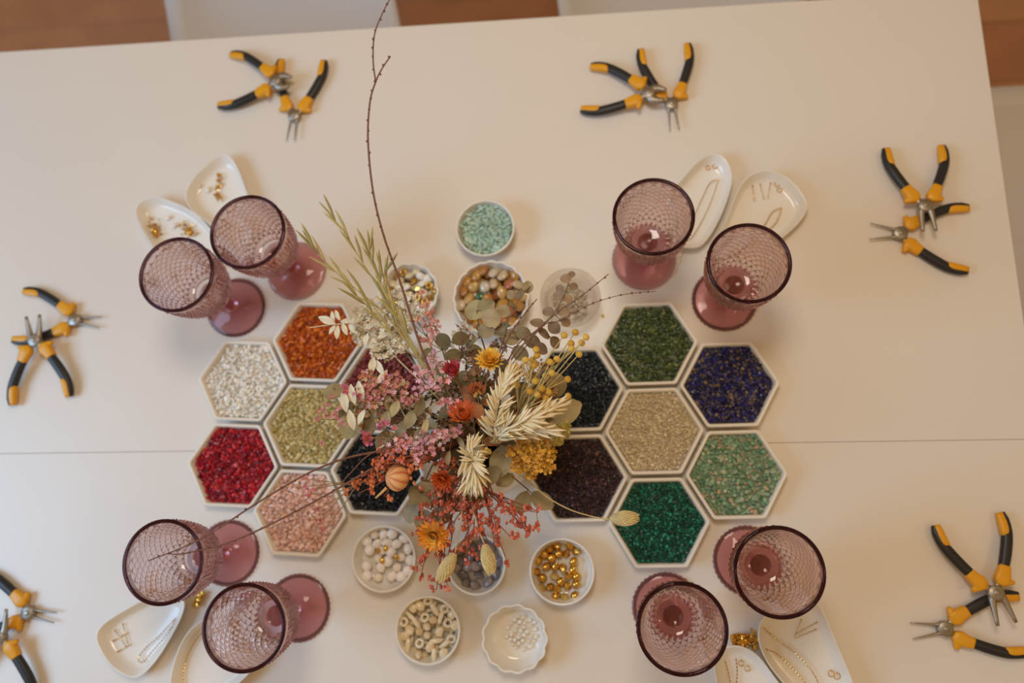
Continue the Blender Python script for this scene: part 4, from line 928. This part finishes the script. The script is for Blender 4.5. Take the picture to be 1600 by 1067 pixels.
oat('bleached oat head pointing up in the right half of the bouquet', [(772, 690, .19), (775, 650, .215), (783, 615, .225), (797, 588, .228)], 26, 32, .75)
oat('widest bleached oat head fanning right over the garnet tray', [(775, 690, .19), (795, 668, .215), (830, 655, .225), (862, 640, .225)], 34, 36, .62)
oat('oat head just below the fanning one, ending at the yarrow', [(778, 692, .188), (800, 680, .208), (830, 672, .215), (850, 672, .215)], 18, 32, .5)
oat('lowest oat head spreading downward like a tassel', [(728, 700, .19), (735, 718, .205), (740, 735, .21), (738, 750, .208)], 22, 34, 1.0)
oat('small oat head left of the yarrow, curling up left', [(748, 735, .19), (742, 722, .205), (734, 708, .21), (738, 696, .21)], 12, 24, .8)

# --- pale green grass spray
t = flower_thing('green_grass_spray', 'pale green pod grass spray leaning to the upper left over the table', 'grass')
gm = []
for q in ((176, 162, 100), (190, 176, 116), (162, 150, 92)):
    mb = MB(); tube(mb, [(0, 0, 0), (0, .2, .01), (.02, .5, .02), (.01, .8, .01), (0, 1, 0)], [.012, .036, .046, .034, .006], 6, lin(q)); gm.append(mb.mesh('pod', MATTE))
ms = MB(); hub = P(655, 560, .17); tube(ms, stem_pts(hub), [.0014, .0012], 5, lin((176, 160, 100)), k=4)
for br in ([(655, 560), (620, 500), (585, 440), (560, 400), (540, 365), (517, 337)], [(655, 560), (600, 490), (560, 455), (530, 430), (500, 400), (489, 385)], [(650, 555), (610, 480), (590, 430), (580, 405), (577, 385)], [(655, 555), (630, 510), (612, 480), (600, 440), (602, 420)], [(650, 560), (600, 510), (575, 480), (550, 455)]):
    q = [P(x, y, .17+.05*i/(len(br)-1)) for i, (x, y) in enumerate(br)]; c = catmull(q, 6); tube(ms, c, [.0009, .0005], 5, lin((184, 168, 108)))
    for i in range(4, len(c)-1, 3):
        d = (c[i+1]-c[i]).normalized(); s = d.cross(Vector((0, 0, 1)))*(1 if (i//3) % 2 else -1)
        put_leaf(t, gm[rnd.randrange(3)], c[i], d+s*rnd.uniform(.15, .38)+rv(.08), Vector((0, 0, 1)), rnd.uniform(.026, .036), 'pod')
    put_leaf(t, gm[0], c[-3], c[-1]-c[-3], Vector((0, 0, 1)), .026, 'pod')
link('stem', ms.mesh('stem', MATTE), t)

# --- coral seed sprigs
def seed_sprig(label, tips, pal, h, hub, n=16, sr=.0016, stemc=(150, 84, 60)):
    t = flower_thing('coral_seed_sprig', label, 'grass', 'coral red seed sprigs'); ms = MB(); mb = MB(); hp = P(*hub)
    tube(ms, stem_pts(hp), [.0011, .0009], 5, lin(stemc), k=4)
    for (x, y) in tips:
        c = P(x, y, h+rnd.uniform(-.006, .006)); pts = catmull([hp, hp.lerp(c, .5)+Vector((rnd.uniform(-.005, .005), rnd.uniform(-.005, .005), .006)), c], 6)
        tube(ms, pts, [.0008, .0004], 4, lin(stemc))
        for k in range(max(2, int(n*.2))):
            b = pts[int(len(pts)*(.42+.57*(k+rnd.random())/max(2, int(n*.2))))-1 if k else -1]; tw = b+Vector((rnd.gauss(0, .0062), rnd.gauss(0, .0062), rnd.gauss(0, .003))); tube(ms, [b, tw], .0003, 3, lin(stemc))
            for _ in range(7):
                f = b.lerp(tw, .35+.8*rnd.random())+rv(.0022); ico(mb, f, sr*rnd.uniform(.6, 1.15), shade(pal[rnd.randrange(len(pal))], rnd.uniform(.75, 1.2)), (1, 1.4, .8), .25)
        for i in range(0):
            q = pts[int(len(pts)*(.45+.54*rnd.random()))]; e = q+Vector((rnd.gauss(0, .0048), rnd.gauss(0, .0048), rnd.gauss(0, .003)))
            tube(ms, [q, e], .0003, 3, lin(stemc)); 
            for _ in range(2):
                f = e+rv(.0014); col = shade(pal[rnd.randrange(len(pal))], rnd.uniform(.75, 1.2)); ico(mb, f, sr*rnd.uniform(.7, 1.2), col, (1, 1.3, .8), .2)
    link('stem', ms.mesh('stem', MATTE), t); link('seeds', mb.mesh('seeds', MATTE), t, kind='stuff')
RD = [(200, 104, 80), (188, 90, 68), (212, 126, 98), (174, 80, 62)]
OR = [(204, 110, 62), (190, 92, 52), (214, 130, 80)]
seed_sprig('coral seed sprig fanning down right toward the gold bead bowl', [(782, 830), (800, 842), (790, 870), (772, 850), (765, 815), (812, 815), (835, 800), (828, 832), (750, 830), (795, 795)], RD, .175, (752, 760, .16), 15)
seed_sprig('longest reaching coral seed tips above the garnet tray', [(838, 798), (815, 818), (826, 835), (805, 800)], RD, .17, (770, 770, .16), 9)
seed_sprig('coral seed sprig around the two lower phalaris heads', [(735, 860), (715, 858), (728, 880), (748, 875), (705, 835), (740, 830), (770, 862), (722, 815)], RD, .165, (740, 780, .155), 15)
seed_sprig('coral seed sprig behind the open orange strawflower', [(650, 830), (655, 800), (690, 800), (705, 790), (665, 870), (700, 815), (672, 790), (718, 795)], RD, .165, (700, 760, .155), 15)
seed_sprig('drooping coral seed tip below the leftmost phalaris head', [(682, 921), (688, 915), (697, 905), (700, 868)], RD, .155, (705, 810, .15), 6)
seed_sprig('small hanging coral tip beside the pearl bowl', [(657, 902), (660, 885)], RD, .155, (672, 850, .155), 4)
seed_sprig('orange seed sprig reaching left over the black chips', [(548, 752), (565, 745), (562, 770), (585, 755), (600, 775), (545, 765), (590, 740), (610, 735), (575, 765)], OR, .175, (640, 715, .17), 14)
seed_sprig('orange pink seed sprig in the lower left middle', [(585, 715), (600, 705), (615, 715), (632, 722), (610, 730), (640, 708), (625, 700), (600, 725), (648, 735)], OR+[(208, 120, 110)], .19, (690, 700, .18), 16)
seed_sprig('coral seed sprig between the rust flower and the lowest oats', [(700, 770), (715, 765), (735, 790), (750, 785), (690, 775), (720, 800), (765, 780), (705, 710), (690, 720), (680, 725)], RD, .175, (725, 735, .165), 15)
seed_sprig('rusty seed sprig under the yellow ball flowers', [(848, 625), (830, 632), (815, 628), (855, 635), (700, 650), (712, 668)], [(190, 120, 60), (176, 100, 56)], .17, (790, 660, .16), 12)

# --- phalaris heads
def phalaris(x0, y0, x1, y1, w_px, h, path, label):
    t = flower_thing('phalaris_head', label, 'grass', 'cream phalaris seed heads'); a, b = P(x0, y0, h), P(x1, y1, h); L = (b-a).length; W = RAD((x0+x1)/2, (y0+y1)/2, w_px, h)
    pts = [P(*q) for q in path]; mb = MB(); tube(mb, stem_pts(pts[0])[:-1]+pts+[a], [.0009, .0006], 5, lin((206, 184, 130)), k=4); link('stem', mb.mesh('stem', MATTE), t)
    d = (b-a).normalized(); M0 = frame(a, d); mb = MB(); col = (216, 196, 140)
    ball(mb, a+d*L*.5, W*.82, 14, shade(col, .75), L*.5/(W*.82), M0.to_3x3())
    for i in range(150):
        q = (i+.5)/150; ang = i*2.39996; r = W*.86*math.sin(PI*(q*.92+.04))**.7; M = M0 @ Matrix.Rotation(ang, 4, 'Z') @ Matrix.Translation((r*.8, 0, L*q*.93))
        k = rnd.uniform(.8, 1.2); l = W*.46; mb.add([M @ Vector(v) for v in ((0, -l*.35, 0), (0, l*.35, 0), (l*.45, 0, l*.3), (l*.35, 0, l*1.25))], [(0, 1, 2), (0, 2, 3), (1, 3, 2), (0, 3, 1)], shade(col, k), False)
    link('seed_head', mb.mesh('seed_head', MATTE), t)
phalaris(953, 811, 996, 809, 14, .15, [(835, 760, .15), (860, 780, .155), (895, 798, .155), (935, 809, .15)], 'cream phalaris head over the emerald chips on a long bare stem')
phalaris(711, 864, 686, 908, 13, .17, [(722, 760, .165), (722, 800, .17), (716, 835, .172)], 'cream phalaris head below the orange strawflower, left of two')
phalaris(757, 850, 768, 896, 13, .175, [(735, 770, .165), (740, 800, .172), (748, 828, .175)], 'cream phalaris head over the grey beads, right of two')

# --- bare twigs
def twig(label, paths, r=.0010, rgb=(122, 84, 70), knob=.0024):
    t = flower_thing('bare_twig', label, 'twig', 'bare dark twigs'); first = True
    for pi, path in enumerate(paths):
        pts = catmull([P(*q) for q in path], 8); mb = MB(); rr = [r, r*.75, r*.5] if pi == 0 else [r*.6, r*.4]
        if first: tube(mb, stem_pts(pts[0])[:-1], [r*1.1, r], 6, lin(rgb), k=3)
        tube(mb, pts, rr, 6, lin(rgb)); 
        L = 0
        for i in range(2, len(pts)-1):
            L += (pts[i]-pts[i-1]).length
            if L > .0075:
                L = 0; s = rv().normalized(); ico(mb, pts[i]+s*r*.8, knob*.5, shade(rgb, .9), (1, 1, 1.2), .2)
        link('branch', mb.mesh('branch', MATTE), t); first = False
twig('tallest dark twig rising to the upper edge and forking', [[(680, 600, .20), (668, 570, .215), (650, 520, .23), (625, 440, .25), (600, 370, .27), (583, 300, .285), (575, 220, .30), (578, 160, .31), (587, 128, .315), (597, 107, .32), (610, 88, .325)], [(587, 128, .315), (583, 95, .32), (585, 55, .33), (597, 22, .335), (615, -12, .34)]], .0013)
twig('dark twig reaching left across the red tray to the outer goblet', [[(640, 690, .19), (590, 705, .20), (540, 716, .21), (480, 740, .22), (400, 787, .225), (345, 823, .225), (295, 851, .22), (232, 876, .21)]], .0012)
twig('dark twig crossing the pale rose tray, lower of the left two', [[(640, 700, .18), (590, 727, .19), (530, 762, .20), (470, 795, .205), (400, 830, .205), (350, 850, .205), (292, 864, .2), (270, 866, .2)]], .0012)
twig('short dark twig over the black tray', [[(620, 690, .18), (575, 712, .19), (545, 742, .185), (533, 755, .18)]], .0008)
twig('curved thin twig over the right of the amber bowl', [[(775, 600, .19), (778, 571, .205), (790, 537, .215), (805, 510, .22), (824, 485, .225), (839, 467, .23)]], .0009)
twig('thin twig ending between glass bowl and upper right goblet', [[(785, 580, .19), (810, 537, .205), (837, 517, .21), (876, 484, .22), (905, 465, .225), (951, 428, .23)]], .0008)
twig('hair thin twig reaching right toward the goblet foot', [[(800, 570, .19), (846, 511, .205), (871, 502, .21), (907, 483, .215), (934, 471, .22), (975, 460, .22), (1025, 455, .22)]], .0006)
twig('tiny reddish twiglets above the white blossom', [[(720, 560, .17), (722, 535, .18), (720, 515, .182), (712, 506, .182)], [(720, 535, .18), (735, 522, .18), (722, 508, .18)], [(722, 545, .178), (735, 540, .178)]], .0008, (120, 72, 60))
mb = MB(); ico(mb, P(941.5, 493, .0025), .0022, lin((190, 190, 50)), (1, 1, .8), .1, True)
tag(recentre(link('loose_bead', mb.mesh('loose_bead', STONE))), 'tiny lime bead loose on the table beside the glass bowl', 'bead')
